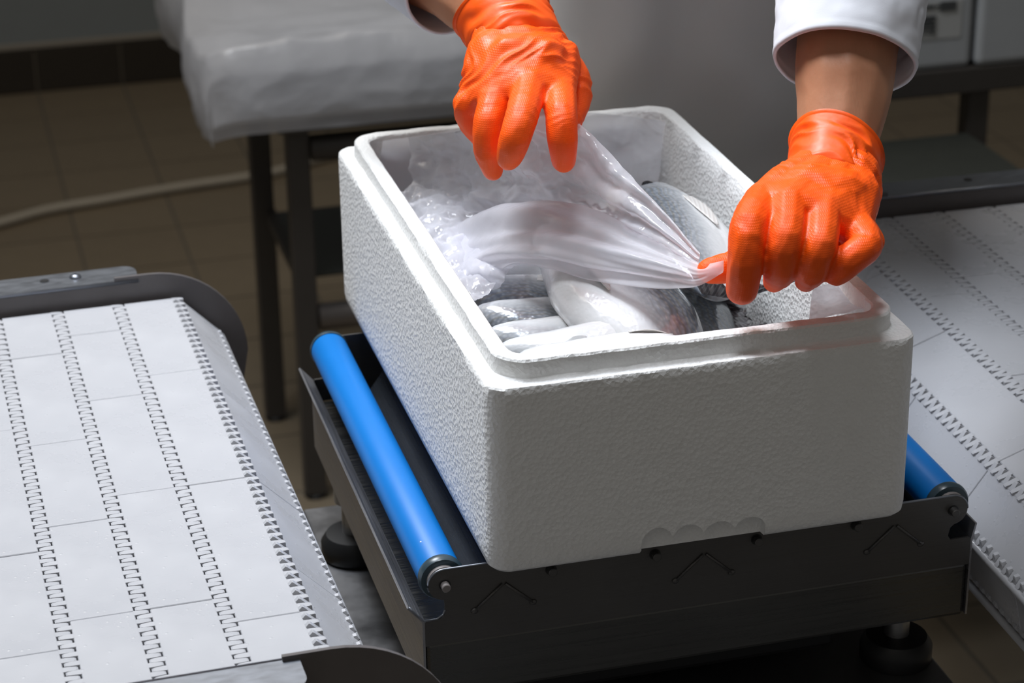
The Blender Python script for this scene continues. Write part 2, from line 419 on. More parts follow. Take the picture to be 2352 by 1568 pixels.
for j in range(NX):
    for i in range(NP): bm.faces.new((g[j][i], g[j + 1][i], g[j + 1][i + 1], g[j][i + 1]))
# left side curtain: from the first section down to the table edge
prev = g[0]
for k in range(1, 13):
    row = []
    for i in range(NP + 1):
        p0 = g[0][i].co; t = k / 12
        if i > 22:
            top = p0.z; bot = CZ0 + 0.004 - 0.018 * (1 - (p0.y - CY0) / 0.5)
            p = Vector((p0.x - 0.010 * math.sin(t * 3.1) + 0.012 * t, p0.y, top + (bot - top) * t))
            p.x -= crumple(p, 0.013, 8, 5.0) * t + 0.006 * t
        else:
            p = p0.copy(); p.x += 0.0
            p = p0.lerp(Vector((CX0 - 0.018, CY0 + 0.001, CZ0 + 0.004)), t * 0.5)
        row.append(bm.verts.new(p))
    for i in range(NP): bm.faces.new((prev[i], prev[i + 1], row[i + 1], row[i]))
    prev = row
cv = mkbm('plastic_cover', bm, COVERM, None, True, (0.6, 1.9, CZ0))
tag(cv, 'crumpled milky plastic sheet wrapped over the crate on the low table', 'plastic sheet')

# ------------------------------------------------------------------ back right stand with foam boxes, and low table
YR = 1.70
pz = ony(2200, 152, YR).z
st = thing('box_stand', 'black metal stand under two white foam boxes at upper right', 'stand', (1.2, YR, FZ))
xp = ony(2252, 230, YR).x
boxo('top_beam', 0.84, 1.72, YR - 0.012, YR + 0.35, pz - 0.040, pz, LEGM, st, 0.003)
for (x, y) in ((xp, YR + 0.02), (0.88, YR + 0.02), (0.88, YR + 0.32), (1.66, YR + 0.32), (1.66, YR + 0.02)):
    boxo('leg', x - 0.017, x + 0.017, y - 0.017, y + 0.017, FZ, pz - 0.039, LEGM, st, 0.002)
xb = ony(2229, 130, YR).x
b1 = thing('foam_box', 'small white foam box with printed label on the black stand, beside the sleeve', 'box', (xb - 0.15, YR + 0.1, pz), 'white foam boxes on the back stand')
def lidbox(root, x0, x1, y0, y1, z0, h):
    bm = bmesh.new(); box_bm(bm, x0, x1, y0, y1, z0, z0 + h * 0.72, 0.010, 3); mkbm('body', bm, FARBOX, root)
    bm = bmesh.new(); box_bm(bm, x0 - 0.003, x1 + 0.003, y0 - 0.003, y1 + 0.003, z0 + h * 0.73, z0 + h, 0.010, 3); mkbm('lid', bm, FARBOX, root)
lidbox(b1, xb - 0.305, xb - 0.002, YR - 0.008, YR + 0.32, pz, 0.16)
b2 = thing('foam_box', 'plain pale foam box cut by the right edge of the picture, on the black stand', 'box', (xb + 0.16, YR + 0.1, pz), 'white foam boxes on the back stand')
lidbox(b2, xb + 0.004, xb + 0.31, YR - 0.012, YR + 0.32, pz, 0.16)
def px_quad(bm, x0, y0, x1, y1, Y):
    a, b = ony(x0, y0, Y), ony(x1, y1, Y)
    box_bm(bm, min(a.x, b.x), max(a.x, b.x), Y - 0.0006, Y + 0.0006, min(a.z, b.z), max(a.z, b.z))
bm = bmesh.new(); px_quad(bm, 2092, 8, 2206, 84, YR - 0.0085); mkbm('label', bm, m_plastic('label_paper', (0.46, 0.47, 0.47, 1), 0.6), b1)
bm = bmesh.new()
for (x0, y0, x1, y1) in ((2115, 14, 2146, 19), (2150, 12, 2158, 17), (2160, 5, 2197, 10), (2160, 16, 2196, 22), (2116, 39, 2150, 43), (2118, 48, 2147, 51), (2116, 56, 2149, 60), (2117, 66, 2129, 71), (2133, 65, 2148, 71), (2106, 77, 2111, 81), (2118, 77, 2123, 81), (2130, 76, 2135, 80), (2141, 75, 2147, 80)):
    px_quad(bm, x0, y0, x1, y1, YR - 0.0105)
mkbm('printed_text', bm, INK, b1)
lz = -0.345
lt = thing('low_table', 'low dark table top seen between the right forearm and the right conveyor', 'table', (1.0, 1.3, FZ))
pc = onz(2222, 303, lz); pd = onz(2352, 396, lz)
boxo('tabletop', 0.60, pc.x, 0.95, pc.y, lz - 0.02, lz, SHELFM, lt, 0.003)
for (x, y) in ((0.64, 0.99), (0.64, pc.y - 0.04), (pc.x - 0.04, pc.y - 0.04), (pc.x - 0.04, 0.99)):
    boxo('leg', x - 0.015, x + 0.015, y - 0.015, y + 0.015, FZ, lz - 0.02, LEGM, lt, 0.002)

# ------------------------------------------------------------------ belt conveyors
PITCH = 0.0585 * K; KN = 0.0126 * K; YB0, YB1 = -0.095 * K, 0.625 * K
def module_mesh(nk):
    """nk knuckle cells wide; u = x across the row 0..PITCH, v = y, top at z=0"""
    bm = bmesh.new(); gk = 0.0052; th = 0.009; L = PITCH; W = nk * KN
    box_bm(bm, gk, L - gk, 0.0003, W - 0.0003, -th, 0.0, 0.0005, 1); box_bm(bm, 0.0004, L - 0.0004, 0.0003, W - 0.0003, -th, -0.0045, 0)
    # tongues: (distance from plate, top z, notch on the far side as a share of the width)
    prof = [(0.0, 0.0, 0.0), (0.0030, 0.0, 0.01), (0.0052, -0.0001, 0.05), (0.0072, -0.0003, 0.13), (0.0088, -0.0005, 0.25), (0.0099, -0.0010, 0.34)]
    w_ = KN * 0.485
    for side in (0, 1):
        for i in range(nk):
            lo = (i + (0.01 if side == 0 else 0.505)) * KN; ring = []
            for (u, z, cut) in prof:
                uu = gk + 0.0006 - u if side == 0 else L - gk - 0.0006 + u
                if side == 0: y0_, y1_ = lo + w_ * cut, lo + w_
                else: y0_, y1_ = lo + w_ * cut, lo + w_
                ring.append([bm.verts.new((uu, y0_, z)), bm.verts.new((uu, y1_, z)), bm.verts.new((uu, y1_, -0.0085)), bm.verts.new((uu, y0_, -0.0085))])
            for q in range(len(ring) - 1):
                for e in range(4): bm.faces.new((ring[q][e], ring[q][(e + 1) % 4], ring[q + 1][(e + 1) % 4], ring[q + 1][e]))
            bm.faces.new(ring[-1]); bm.faces.new(ring[0][::-1])
    bmesh.ops.recalc_face_normals(bm, faces=bm.faces)
    me = bpy.data.meshes.new('belt_module'); bm.to_mesh(me); bm.free(); me.materials.append(BELT); return me
MESH = {}
NKT = round((YB1 - YB0) / KN)
def belt(root, hinges, flip, seed):
    rnd = random.Random(seed)
    org = ORG[root.name]
    for (hx, hz), (gx, gz) in zip(hinges[1:-1], hinges[2:]):
        bm = bmesh.new(); tube(bm, [(hx, YB0, hz - 0.0052), (hx, YB1, hz - 0.0052)], 0.0030, 12); mkbm('hinge_rod', bm, BELT, root, True)
    for r in range(len(hinges) - 1):
        (x0, z0), (x1, z1) = hinges[r], hinges[r + 1]
        if x0 > x1 and abs(z0 - z1) < 0.5 and not flip: pass
        k = 0; widths = []
        first = rnd.choice([7, 10, 13, 16])
        while k < NKT:
            wd = first if k == 0 else rnd.choice([12, 15, 18])
            wd = min(wd, NKT - k)
            if NKT - k - wd < 4: wd = NKT - k
            widths.append((k, wd)); k += wd
        d = Vector((x1 - x0, 0, z1 - z0)); ln = d.length; d.normalize()
        v = Vector((0, 1, 0)); n = d.cross(v)
        if n.z < 0 or (abs(n.z) < 0.15 and False): n = -n
        for k, wd in widths:
            if wd not in MESH: MESH[wd] = module_mesh(wd)
            o = bpy.data.objects.new('belt_module', MESH[wd]); COL.objects.link(o); o.parent = root
            m = Matrix.Identity(4)
            m.col[0].xyz = d * (ln / PITCH); m.col[1].xyz = v; m.col[2].xyz = d.cross(v)
            m.col[3].xyz = Vector((x0, YB0 + k * KN, z0 + rnd.uniform(-0.0002, 0.0002))) - org
            o.matrix_local = m
def rail(root, pts_y, x0, x1, sgn, round_end, holes):
    """vertical web plus top flange turned away from the belt. sgn=+1 far side, -1 near side"""
    y = pts_y; zt = 0.020 * K; fw = 0.040 * K
    bm = bmesh.new(); box_bm(bm, x0, x1, min(y, y + sgn * 0.003), max(y, y + sgn * 0.003), -0.100, zt, 0)
    mkbm('side_plate', bm, GUARDM, root)
    r = 0.012; e = x1 if round_end > 0 else x0; q = round_end
    poly = [(x0 if q > 0 else x1, y), (e, y)]
    cx, cy = e - q * r, y + sgn * (fw - r)
    poly += [(cx + q * r * math.cos(a), cy + sgn * r * math.sin(a)) for a in [math.pi / 2 * i / 6 for i in range(7)]]
    poly += [(x0 if q > 0 else x1, y + sgn * fw)]
    bm = bmesh.new()
    a = [bm.verts.new((px, py, zt)) for px, py in poly]; b = [bm.verts.new((px, py, zt - 0.0025)) for px, py in poly]
    bm.faces.new(a); bm.faces.new(b[::-1])
    for i in range(len(poly)): bm.faces.new((a[i], a[(i + 1) % len(poly)], b[(i + 1) % len(poly)], b[i]))
    fo = mkbm('top_flange', bm, RAILM, root)
    bm = bmesh.new(); tube(bm, [(x0, y, zt - 0.001), (x1 - 0.001, y, zt - 0.001)], 0.0016, 8); mkbm('rolled_edge', bm, RAILM, root, True)
    for (hx, kind) in holes:
        hy = y + sgn * fw * 0.62
        if kind == 'hole': latheo('slot_hole', [(0.0040, 0), (0.0040, 0.0003)], (hx, hy, zt + 0.0001), (0, 0, 1), RUBBER, root, 16)
        else: latheo('screw', [(0.0052, 0), (0.0052, 0.0006), (0.0042, 0.0022), (0.0020, 0.0030), (0.0018, 0.0018)], (hx, hy, zt), (0, 0, 1), RAILM, root, 16)
def guard(root, y, cx, sgn, name='nose_guard'):
    """quarter-round end plate beside the belt nose; sgn=+1 nose to the right"""
    bm = bmesh.new(); cz = -0.068 * K; R = 0.092 * K; 
    pts = arc(0, cz, R, 0, 90, 14); poly = [(cx + sgn * px, pz_) for px, pz_ in pts] + [(cx - sgn * 0.03, cz + R), (cx - sgn * 0.03, cz - 0.03), (cx + sgn * R * 0.93, cz - 0.03)]
    extr(bm, poly, y - 0.0015, y + 0.0015); mkbm(name, bm, GUARDM, root)
lc = thing('belt_conveyor', 'white modular belt conveyor at left of the foam box', 'conveyor', (-0.5, 0.25, FZ), None)
hl = [(-0.147 * K - PITCH * i, 0.0) for i in range(7, -1, -1)] + [(-0.107 * K, -0.0415 * K), (-0.100 * K, -0.0998 * K), (-0.15 * K, -0.128 * K)]
belt(lc, hl, False, 5)
rail(lc, 0.632 * K, -0.56, -0.182 * K, 1, 1, [(-0.271 * K, 'hole'), (-0.241 * K, 'screw'), (-0.40, 'hole')])
rail(lc, -0.100 * K, -0.56, -0.172 * K, -1, 1, [(-0.285 * K, 'hole'), (-0.42, 'screw')])
guard(lc, 0.634 * K, -0.172 * K, 1); guard(lc, -0.102 * K, -0.150 * K, 1)
boxo('drip_tray', -0.54, -0.16, YB0 + 0.01, YB1 - 0.01, -0.085, -0.06, DSTEEL, lc, 0.002)
for (x, y) in ((-0.50, 0.0), (-0.50, 0.5), (-0.24, 0.0), (-0.24, 0.5)):
    boxo('leg', x - 0.02, x + 0.02, y - 0.02, y + 0.02, FZ, -0.08, LEGM, lc, 0.003)
rc = thing('belt_conveyor', 'white modular belt conveyor at right of the foam box', 'conveyor', (0.7, 0.25, FZ), None)
hr = [(0.500 * K, -0.168 * K), (0.450 * K, -0.124 * K), (0.437 * K, -0.069 * K), (0.469 * K, -0.024 * K)] + [(0.533 * K + PITCH * i, 0.0) for i in range(0, 7)]
belt(rc, hr, True, 9)
rail(rc, 0.632 * K, 0.565 * K, 0.86, 1, -1, [(0.697 * K, 'hole')])
rail(rc, -0.100 * K, 0.565 * K, 0.86, -1, -1, [(0.66, 'hole')])
guard(rc, 0.634 * K, 0.560 * K, -1); guard(rc, -0.102 * K, 0.560 * K, -1)
boxo('drip_tray', 0.50, 0.84, YB0 + 0.01, YB1 - 0.01, -0.085, -0.06, DSTEEL, rc, 0.002)
for (x, y) in ((0.82, 0.0), (0.82, 0.5)):
    boxo('leg', x - 0.02, x + 0.02, y - 0.02, y + 0.02, FZ, -0.08, LEGM, rc, 0.003)
for o, ang, piv in ((lc, 0.020, (-0.13, 0.25)), (rc, -0.016, (0.50, 0.25))):
    p = Vector((piv[0], piv[1], 0)); c = Vector((o.location.x, o.location.y, 0))
    n = p + Matrix.Rotation(ang, 3, 'Z') @ (c - p); o.rotation_euler = (0, 0, ang); o.location.x, o.location.y = n.x, n.y

# ------------------------------------------------------------------ scale table (under the weighing frame)
TT = -0.19 * K
wt = thing('work_table', 'worn steel table under the roller scale', 'table', (0.15, 0.2, FZ))
boxo('tabletop', -0.053, 0.412 * K, -0.22, 0.509 * K, TT - 0.012, TT, m_metal('wet_steel_top', (0.30, 0.30, 0.31, 1), 0.35, (6, 6, 6)), wt, 0.002)
for (x, y) in ((-0.03, -0.18), (0.33, -0.18), (0.33, 0.41), (-0.03, 0.41)):
    boxo('leg', x - 0.018, x + 0.018, y - 0.018, y + 0.018, FZ, TT - 0.012, LEGM, wt, 0.003)

# ------------------------------------------------------------------ roller scale
rs = thing('roller_scale', 'steel weighing frame with blue rollers under the open foam box', 'scale', (0.16, 0.23, TT))
k_ = lambda pts: [(x * K, z * K) for x, z in pts]
BX = [-0.029 + 0.0846 * i for i in range(6)]
poly = [(-0.0455, -0.0705), (-0.0455, -0.050)] + [(-0.0440, -0.0478), (-0.036, -0.0476)] + arc(-0.0345, -0.0426, 0.005, -90, 0, 5) + [(-0.0293, -0.036)] + [(-0.0300, -0.0318)] \
    + arc(-0.029, -0.0185, 0.0128, -95, -270, 14) + arc(0.394, -0.0185, 0.0128, 90, -82, 14) + [(0.3925, -0.034), (0.3910, -0.041), (0.3935, -0.0452), (0.410, -0.0455), (0.4118, -0.047), (0.4118, -0.0705)]
bm = bmesh.new(); extr(bm, k_(poly), 0.0322 * K, 0.0342 * K); mkbm('front_plate', bm, DSTEEL, rs)
bm = bmesh.new(); extr(bm, k_(poly), 0.4965 * K, 0.4985 * K); mkbm('back_plate', bm, DSTEEL, rs)
# bright sheared top edge of the front plate
bm = bmesh.new(); tube(bm, [(x * K, 0.0332 * K, z * K + 0.0002) for x, z in arc(-0.029, -0.0185, 0.0130, 200, 90, 8) + [(0.394, -0.0055)] + arc(0.394, -0.0185, 0.0130, 90, 0, 6)], 0.0009, 6)
mkbm('plate_edge', bm, RAILM, rs, True, label='bright sheared edge')
bm = bmesh.new(); tube(bm, [(x * K, 0.0325 * K, z * K) for x, z in [(-0.0575, -0.0335), (-0.052, -0.041), (-0.0462, -0.0474), (-0.036, -0.0474), (-0.031, -0.0445), (-0.0293, -0.040)]], 0.0008, 6)
mkbm('plate_edge', bm, RAILM, rs, True)
# side walls with turned lip
bm = bmesh.new(); extr(bm, k_([(-0.0455, -0.0476), (-0.0575, -0.0335), (-0.0590, -0.0348), (-0.0474, -0.0490), (-0.0474, -0.118), (-0.0455, -0.118)]), 0.0325 * K, 0.497 * K); mkbm('side_wall', bm, STEELY, rs)
bm = bmesh.new(); extr(bm, k_([(0.4118, -0.0476), (0.4150, -0.0335), (0.4165, -0.0335), (0.4135, -0.0490), (0.4135, -0.118), (0.4118, -0.118)]), 0.0325 * K, 0.497 * K); mkbm('side_wall', bm, STEELY, rs)
bm = bmesh.new(); tri = [(0.4145, 0.038, -0.0455), (0.4145, 0.075, -0.0455), (0.4145, 0.062, -0.026)]
vs = [bm.verts.new(Vector(p) * K) for p in tri] + [bm.verts.new((Vector(p) + Vector((0.002, 0, 0))) * K) for p in tri]
for f in ((0, 1, 2), (5, 4, 3), (0, 3, 4, 1), (1, 4, 5, 2), (2, 5, 3, 0)): bm.faces.new([vs[i] for i in f])
mkbm('corner_tab', bm, DSTEEL, rs)
boxo('lower_housing', -0.0450 * K, 0.4115 * K, 0.0345 * K, 0.495 * K, -0.120 * K, -0.0700 * K, m_metal('housing_steel', (0.15, 0.148, 0.14, 1), 0.33, (3, 260, 260), 0.9, 0.14), rs, 0.003)
boxo('load_cell_base', 0.01, 0.28, 0.07, 0.40, -0.160 * K, -0.119 * K, RUBBER, rs, 0.004)
# deck channels between the rollers
for i in range(5):
    cx = BX[i] + 0.0423
    pl = [(cx - 0.022, -0.064), (cx + 0.002, -0.031), (cx + 0.006, -0.031), (cx + 0.012, -0.064)]
    bm = bmesh.new(); extr(bm, k_(pl), 0.036 * K, 0.462 * K); mkbm('deck_channel', bm, TRAY, rs)
RL = []
for i, x in enumerate(BX):
    cx, cz = x * K, -0.0175 * K
    r = 0.0172 * K
    ro = latheo('roller', [(r * 0.96, 0), (r, 0.0015), (r, 0.395), (r * 0.96, 0.3965)], (cx, 0.0445 * K, cz), (0, 1, 0), BLUE, rs, 48, label='blue roller')
    latheo('end_cap', [(0.0118 * K, -0.004), (0.0168 * K, -0.0032), (0.0182 * K, -0.001), (0.0184 * K, 0.0015), (0.0178 * K, 0.0035)], (cx, 0.0445 * K - 0.001, cz), (0, 1, 0), CAPM, ro, 40)
    latheo('hub', [(0.0085 * K, -0.0055), (0.0124 * K, -0.0045), (0.0128 * K, -0.002)], (cx, 0.0445 * K - 0.003, cz), (0, 1, 0), HUBM, ro, 32)
    latheo('end_cap', [(0.0178 * K, 0.0), (0.0184 * K, 0.002), (0.0168 * K, 0.006), (0.010 * K, 0.008)], (cx, 0.0445 * K + 0.396, cz), (0, 1, 0), CAPM, ro, 32)
    latheo('axle_bolt', [(0.0026, -0.0055), (0.0031, -0.005), (0.0031, 0.012)], (cx, 0.0322 * K, cz - 0.0008), (0, 1, 0), HUBM if i == 0 else DSTEEL, rs, 20)
    latheo('bolt_hole', [(0.0041, -0.0003), (0.0041, 0.0)], (cx, 0.0322 * K, cz - 0.0008), (0, 1, 0), RUBBER, rs, 20)
for x in (0.0177, 0.1813, 0.3440):
    for (dx, dz) in ((-0.0238, -0.0208), (0.0232, -0.0208)):
        bm = bmesh.new(); y = 0.0322 * K - 0.0004
        tube(bm, [((x + 0.0012 * (1 if dx > 0 else -1)) * K, y, -0.0246 * K), ((x + dx) * K, y, (-0.0240 + dz) * K)], 0.0011, 8)
        bmesh.ops.create_icosphere(bm, subdivisions=2, radius=0.0022, matrix=Matrix.Translation(((x + dx) * K, y, (-0.0240 + dz) * K)) @ Matrix.Diagonal((1.2, 0.5, 1, 1)))
        mkbm('weld_seam', bm, DSTEEL, rs, True)
for (x, y) in ((0.380, 0.092), (0.380, 0.417), (-0.030, 0.405), (-0.010, 0.095)):
    latheo('levelling_post', [(0.0105 * K, 0), (0.0105 * K, 0.030), (0.017 * K, 0.0302), (0.017 * K, 0.045)], (x * K, y * K, -0.166 * K), (0, 0, 1), STEEL, rs, 24)
    latheo('rubber_foot', [(0.029 * K, 0), (0.031 * K, 0.003), (0.031 * K, 0.014), (0.026 * K, 0.021), (0.010 * K, 0.0225)], (x * K, y * K, TT), (0, 0, 1), RUBBER, rs, 32)

# ------------------------------------------------------------------ the open foam box
BW, BL, BH, LH, AI = 0.300, 0.5057, 0.1364, 0.0139, 0.0105
def rrect(x0, x1, y0, y1, r, n=10, m=26):
    pts = []
    for (cx, cy, a0) in ((x1 - r, y0 + r, -90), (x1 - r, y1 - r, 0), (x0 + r, y1 - r, 90), (x0 + r, y0 + r, 180)):
        c = [(cx + r * math.cos(math.radians(a0 + 90 * i / n)), cy + r * math.sin(math.radians(a0 + 90 * i / n))) for i in range(n + 1)]
        if pts:
            p, q = pts[-1], c[0]
            pts += [(p[0] + (q[0] - p[0]) * i / m, p[1] + (q[1] - p[1]) * i / m) for i in range(1, m)]
        pts += c
    p, q = pts[-1], pts[0]
    pts += [(p[0] + (q[0] - p[0]) * i / m, p[1] + (q[1] - p[1]) * i / m) for i in range(1, m)]
    return pts
LT = 0.0115
lev = [(0.010, 0.000, 0.008), (0.004, 0.0008, 0.012), (0.0008, 0.004, 0.014), (0, 0.010, 0.0145)]
lev += [(0, 0.02 + i * (BH - 0.026) / 10, 0.0145) for i in range(11)]
lev += [(0.0002, BH - 0.0012, 0.0145), (0.0012, BH, 0.014), (AI - 0.0015, BH + 0.0003, 0.021), (AI - 0.0002, BH + 0.0014, 0.022), (AI, BH + LH * 0.55, 0.022), (AI, BH + LH - 0.0014, 0.022), (AI + 0.0012, BH + LH, 0.021),
        (AI + LT * 0.5, BH + LH + 0.0003, 0.019), (AI + LT - 0.0012, BH + LH, 0.016), (AI + LT, BH + LH - 0.0014, 0.0155)]
lev += [(AI + LT + 0.0008 * i, BH + LH - 0.002 - i * (BH + LH - 0.024) / 8, 0.0155) for i in range(1, 9)]
bm = bmesh.new(); rings = []
for li, (ins, z, r) in enumerate(lev):
    ring = []
    for (x, y) in rrect(ins, BW - ins, ins, BL - ins, r):
        p = Vector((x, y, z))
        if z > BH - 0.003:
            p += Vector((noise.noise(p * 90), noise.noise(p * 90 + Vector((5, 0, 0))), noise.noise(p * 110 + Vector((0, 7, 0))))) * 0.0006
        ring.append(bm.verts.new(p))
    rings.append(ring)
n = len(rings[0])
for q in range(len(rings) - 1):
    for i in range(n): bm.faces.new((rings[q][i], rings[q][(i + 1) % n], rings[q + 1][(i + 1) % n], rings[q + 1][i]))
bm.faces.new(rings[0][::-1]); bm.faces.new(rings[-1])
bmesh.ops.recalc_face_normals(bm, faces=bm.faces)
me = bpy.data.meshes.new('t'); bm.to_mesh(me); bm.free(); tmp = bpy.data.objects.new('t', me); COL.objects.link(tmp)
# scalloped finger recess along the bottom front edge
nx0, nx1 = ony(1474, 1240, 0).x, ony(1758, 1200, 0).x
bm = bmesh.new(); pl = [(nx0, -0.01), (nx0, 0.0125)]
sc_w = (nx1 - nx0) / 4
for s_ in range(4):
    hgt = (0.0205, 0.0195, 0.0185, 0.0185)[s_]
    for i in range(1, 9):
        t = i / 9; pl.append((nx0 + sc_w * (s_ + t), 0.0125 + (hgt - 0.0125) * math.sin(math.pi * t) ** 0.7))
    if s_ < 3: pl.append((nx0 + sc_w * (s_ + 1), 0.0118))
pl += [(nx1, 0.0115), (nx1 + 0.001, -0.01)]
extr(bm, pl, -0.02, 0.0105); bmesh.ops.recalc_face_normals(bm, faces=bm.faces)
me2 = bpy.data.meshes.new('c'); bm.to_mesh(me2); bm.free(); cut = bpy.data.objects.new('c', me2); COL.objects.link(cut)
bo = tmp.modifiers.new('b', 'BOOLEAN'); bo.operation = 'DIFFERENCE'; bo.object = cut; bo.solver = 'EXACT'
me = evald(tmp); bpy.data.objects.remove(cut, do_unlink=True)
fb = link('foam_box', me, EPS, None, True, Vector((0, 0, 0)))
es = fb.modifiers.new('es', 'EDGE_SPLIT'); es.split_angle = math.radians(38)
tag(fb, 'large open white foam box full of fish on the blue rollers', 'box')

# ------------------------------------------------------------------ fish
def fish_meshes():
    L = 0.245; NS, NC = 44, 28
    st = [(0, .006, .004, -.006), (.03, .018, .010, -.005), (.08, .034, .0155, -.002), (.15, .052, .0195, .002), (.24, .070, .0225, .003), (.34, .083, .0235, .001), (.45, .086, .0230, 0), (.56, .078, .0205, 0), (.67, .062, .0160, .001), (.76, .043, .0110, .001), (.83, .026, .0070, .001), (.88, .0185, .0045, .001), (.90, .0190, .0030, .001)]
    def s(t, k):
        for i in range(len(st) - 1):
            if st[i][0] <= t <= st[i + 1][0]:
                a = (t - st[i][0]) / (st[i + 1][0] - st[i][0]); a = a if i == 0 else a
                return st[i][k] * (1 - a) + st[i + 1][k] * a
        return st[-1][k]
    bm = bmesh.new(); rings = []
    for i in range(NS + 1):
        t = 0.90 * (i / NS) ** 1.1
        h = (s(t - .02, 1) + s(t, 1) * 2 + s(min(.9, t + .02), 1)) / 4 / 2 if 0.03 < t < 0.87 else s(t, 1) / 2
        wd, c = s(t, 2), s(t, 3); ring = []
        for j in range(NC):
            a = 2 * math.pi * j / NC
            ca, sa = math.cos(a), math.sin(a)
            y = wd * abs(ca) ** 0.85 * (1 if ca > 0 else -1); z = c + h * sa
            if 0.02 < t < 0.27:                                      # gill cover step
                e = max(0, 1 - abs(t - 0.245) / 0.012); y *= 1 + 0.05 * (1 if t < 0.245 else 0)
            ring.append(bm.verts.new((L * (0.5 - t), y, z)))
        rings.append(ring)
    for q in range(NS):
        for j in range(NC): bm.faces.new((rings[q][j], rings[q][(j + 1) % NC], rings[q + 1][(j + 1) % NC], rings[q + 1][j]))
    bm.faces.new(rings[0][::-1]); bm.faces.new(rings[-1]); bmesh.ops.recalc_face_normals(bm, faces=bm.faces)
    me = bpy.data.meshes.new('body'); bm.to_mesh(me); bm.free(); me.materials.append(FISH)
    me.polygons.foreach_set('use_smooth', [True] * len(me.polygons))
    out = {'body': me}
    def sheet(fn, nu, nv, m, name, th=0.0006):
        bm = bmesh.new(); g = [[bm.verts.new(fn(i / nu, j / nv)) for j in range(nv + 1)] for i in range(nu + 1)]
        for i in range(nu):
            for j in range(nv): bm.faces.new((g[i][j], g[i + 1][j], g[i + 1][j + 1], g[i][j + 1]))
        bmesh.ops.recalc_face_normals(bm, faces=bm.faces)
        bmesh.ops.solidify(bm, geom=bm.faces[:], thickness=th)
        me = bpy.data.meshes.new(name); bm.to_mesh(me); bm.free(); me.materials.append(m)
        me.polygons.foreach_set('use_smooth', [True] * len(me.polygons)); return me
    x0 = L * (0.5 - 0.885)
    def tail(u, v):
        a = (v - 0.5) * 2; ln = 0.048 * (0.50 + 0.5 * abs(a) ** 1.2)
        return (x0 - u * ln, 0.0012 * math.sin(v * 40) * u, a * (0.009 + 0.030 * u) * (1 if True else 0))
    out['tail_fin'] = sheet(tail, 8, 28, FIND, 'tail_fin')
    def dorsal(u, v):
        x = L * (0.5 - 0.25 - 0.50 * u); h = s(0.25 + 0.5 * u, 1) / 2
        return (x - v * 0.010, 0.0005 * math.sin(u * 60), s(0.25 + 0.5 * u, 3) + h - 0.003 + v * 0.014 * math.sin(math.pi * min(1, u * 1.05 + .05)) ** 0.5 * (0.85 + 0.15 * math.cos(u * 70)))
    out['dorsal_fin'] = sheet(dorsal, 40, 3, FIND, 'dorsal_fin')
    def anal(u, v):
        x = L * (0.5 - 0.60 - 0.20 * u); h = s(0.60 + 0.2 * u, 1) / 2
        return (x - v * 0.008, 0, -h + 0.004 - v * 0.011 * math.sin(math.pi * (u * .9 + .1)) ** 0.5)
    out['anal_fin'] = sheet(anal, 14, 3, FINL, 'anal_fin')
    for sgn, nm in ((1, 'pectoral_fin'), (-1, 'pectoral_fin_b')):
        def pect(u, v, sgn=sgn):
            x = L * (0.5 - 0.26) - u * 0.058; wd = 0.0062 * math.sin(math.pi * min(1, 0.18 + u * 0.80)) ** 0.8
            return (x, sgn * (s(0.26 + u * 0.24, 2) * 0.97 + 0.0006 + 0.001 * math.sin(u * 3)), -0.010 + (v - 0.5) * 2 * wd - 0.010 * u)
        out[nm] = sheet(pect, 12, 6, FINL, 'pectoral_fin')
    def pelv(u, v):
        x = L * (0.5 - 0.33) - u * 0.036; return (x, 0.006 + 0.004 * u + 0.004 * v, -0.040 + 0.002 * u - 0.004 * math.sin(math.pi * u) + v * 0.007 * math.sin(math.pi * (0.1 + 0.85 * u)))
    out['pelvic_fin'] = sheet(pelv, 8, 4, FINL, 'pelvic_fin')
    for sgn, nm in ((1, 'eye'), (-1, 'eye_b')):
        bm = bmesh.new(); bmesh.ops.create_uvsphere(bm, u_segments=16, v_segments=10, radius=0.0058, matrix=Matrix.Translation((L * (0.5 - 0.115), sgn * 0.0145, 0.010)) @ Matrix.Diagonal((1, 0.6, 1, 1)))
        me = bpy.data.meshes.new('eye'); bm.to_mesh(me); bm.free(); me.materials.append(EYE); out[nm] = me
    bm = bmesh.new(); bmesh.ops.create_uvsphere(bm, u_segments=16, v_segments=8, radius=1, matrix=Matrix.Translation((L * (0.5 - 0.20), 0.0185, 0.0)) @ Matrix.Rotation(math.radians(-6), 4, 'Z') @ Matrix.Diagonal((0.014, 0.0035, 0.023, 1)))
    me = bpy.data.meshes.new('gill_cover'); bm.to_mesh(me); bm.free(); me.materials.append(FISH); me.polygons.foreach_set('use_smooth', [True] * len(me.polygons)); out['gill_cover'] = me
    return out
FM = fish_meshes()
def bent(me, x0, Rb, lim=1.45, rest=0.45):
    m2 = me.copy()
    for v in m2.vertices:
        if v.co.x < x0:
            L_ = x0 - v.co.x; a_ = L_ / Rb; ex = 0.0
            if a_ > lim: ex = (a_ - lim) * Rb * rest; a_ = lim
            r_ = Rb + v.co.y
            v.co.x, v.co.y = x0 - r_ * math.sin(a_) - ex * math.cos(a_), -Rb + r_ * math.cos(a_) - ex * math.sin(a_)
    return m2
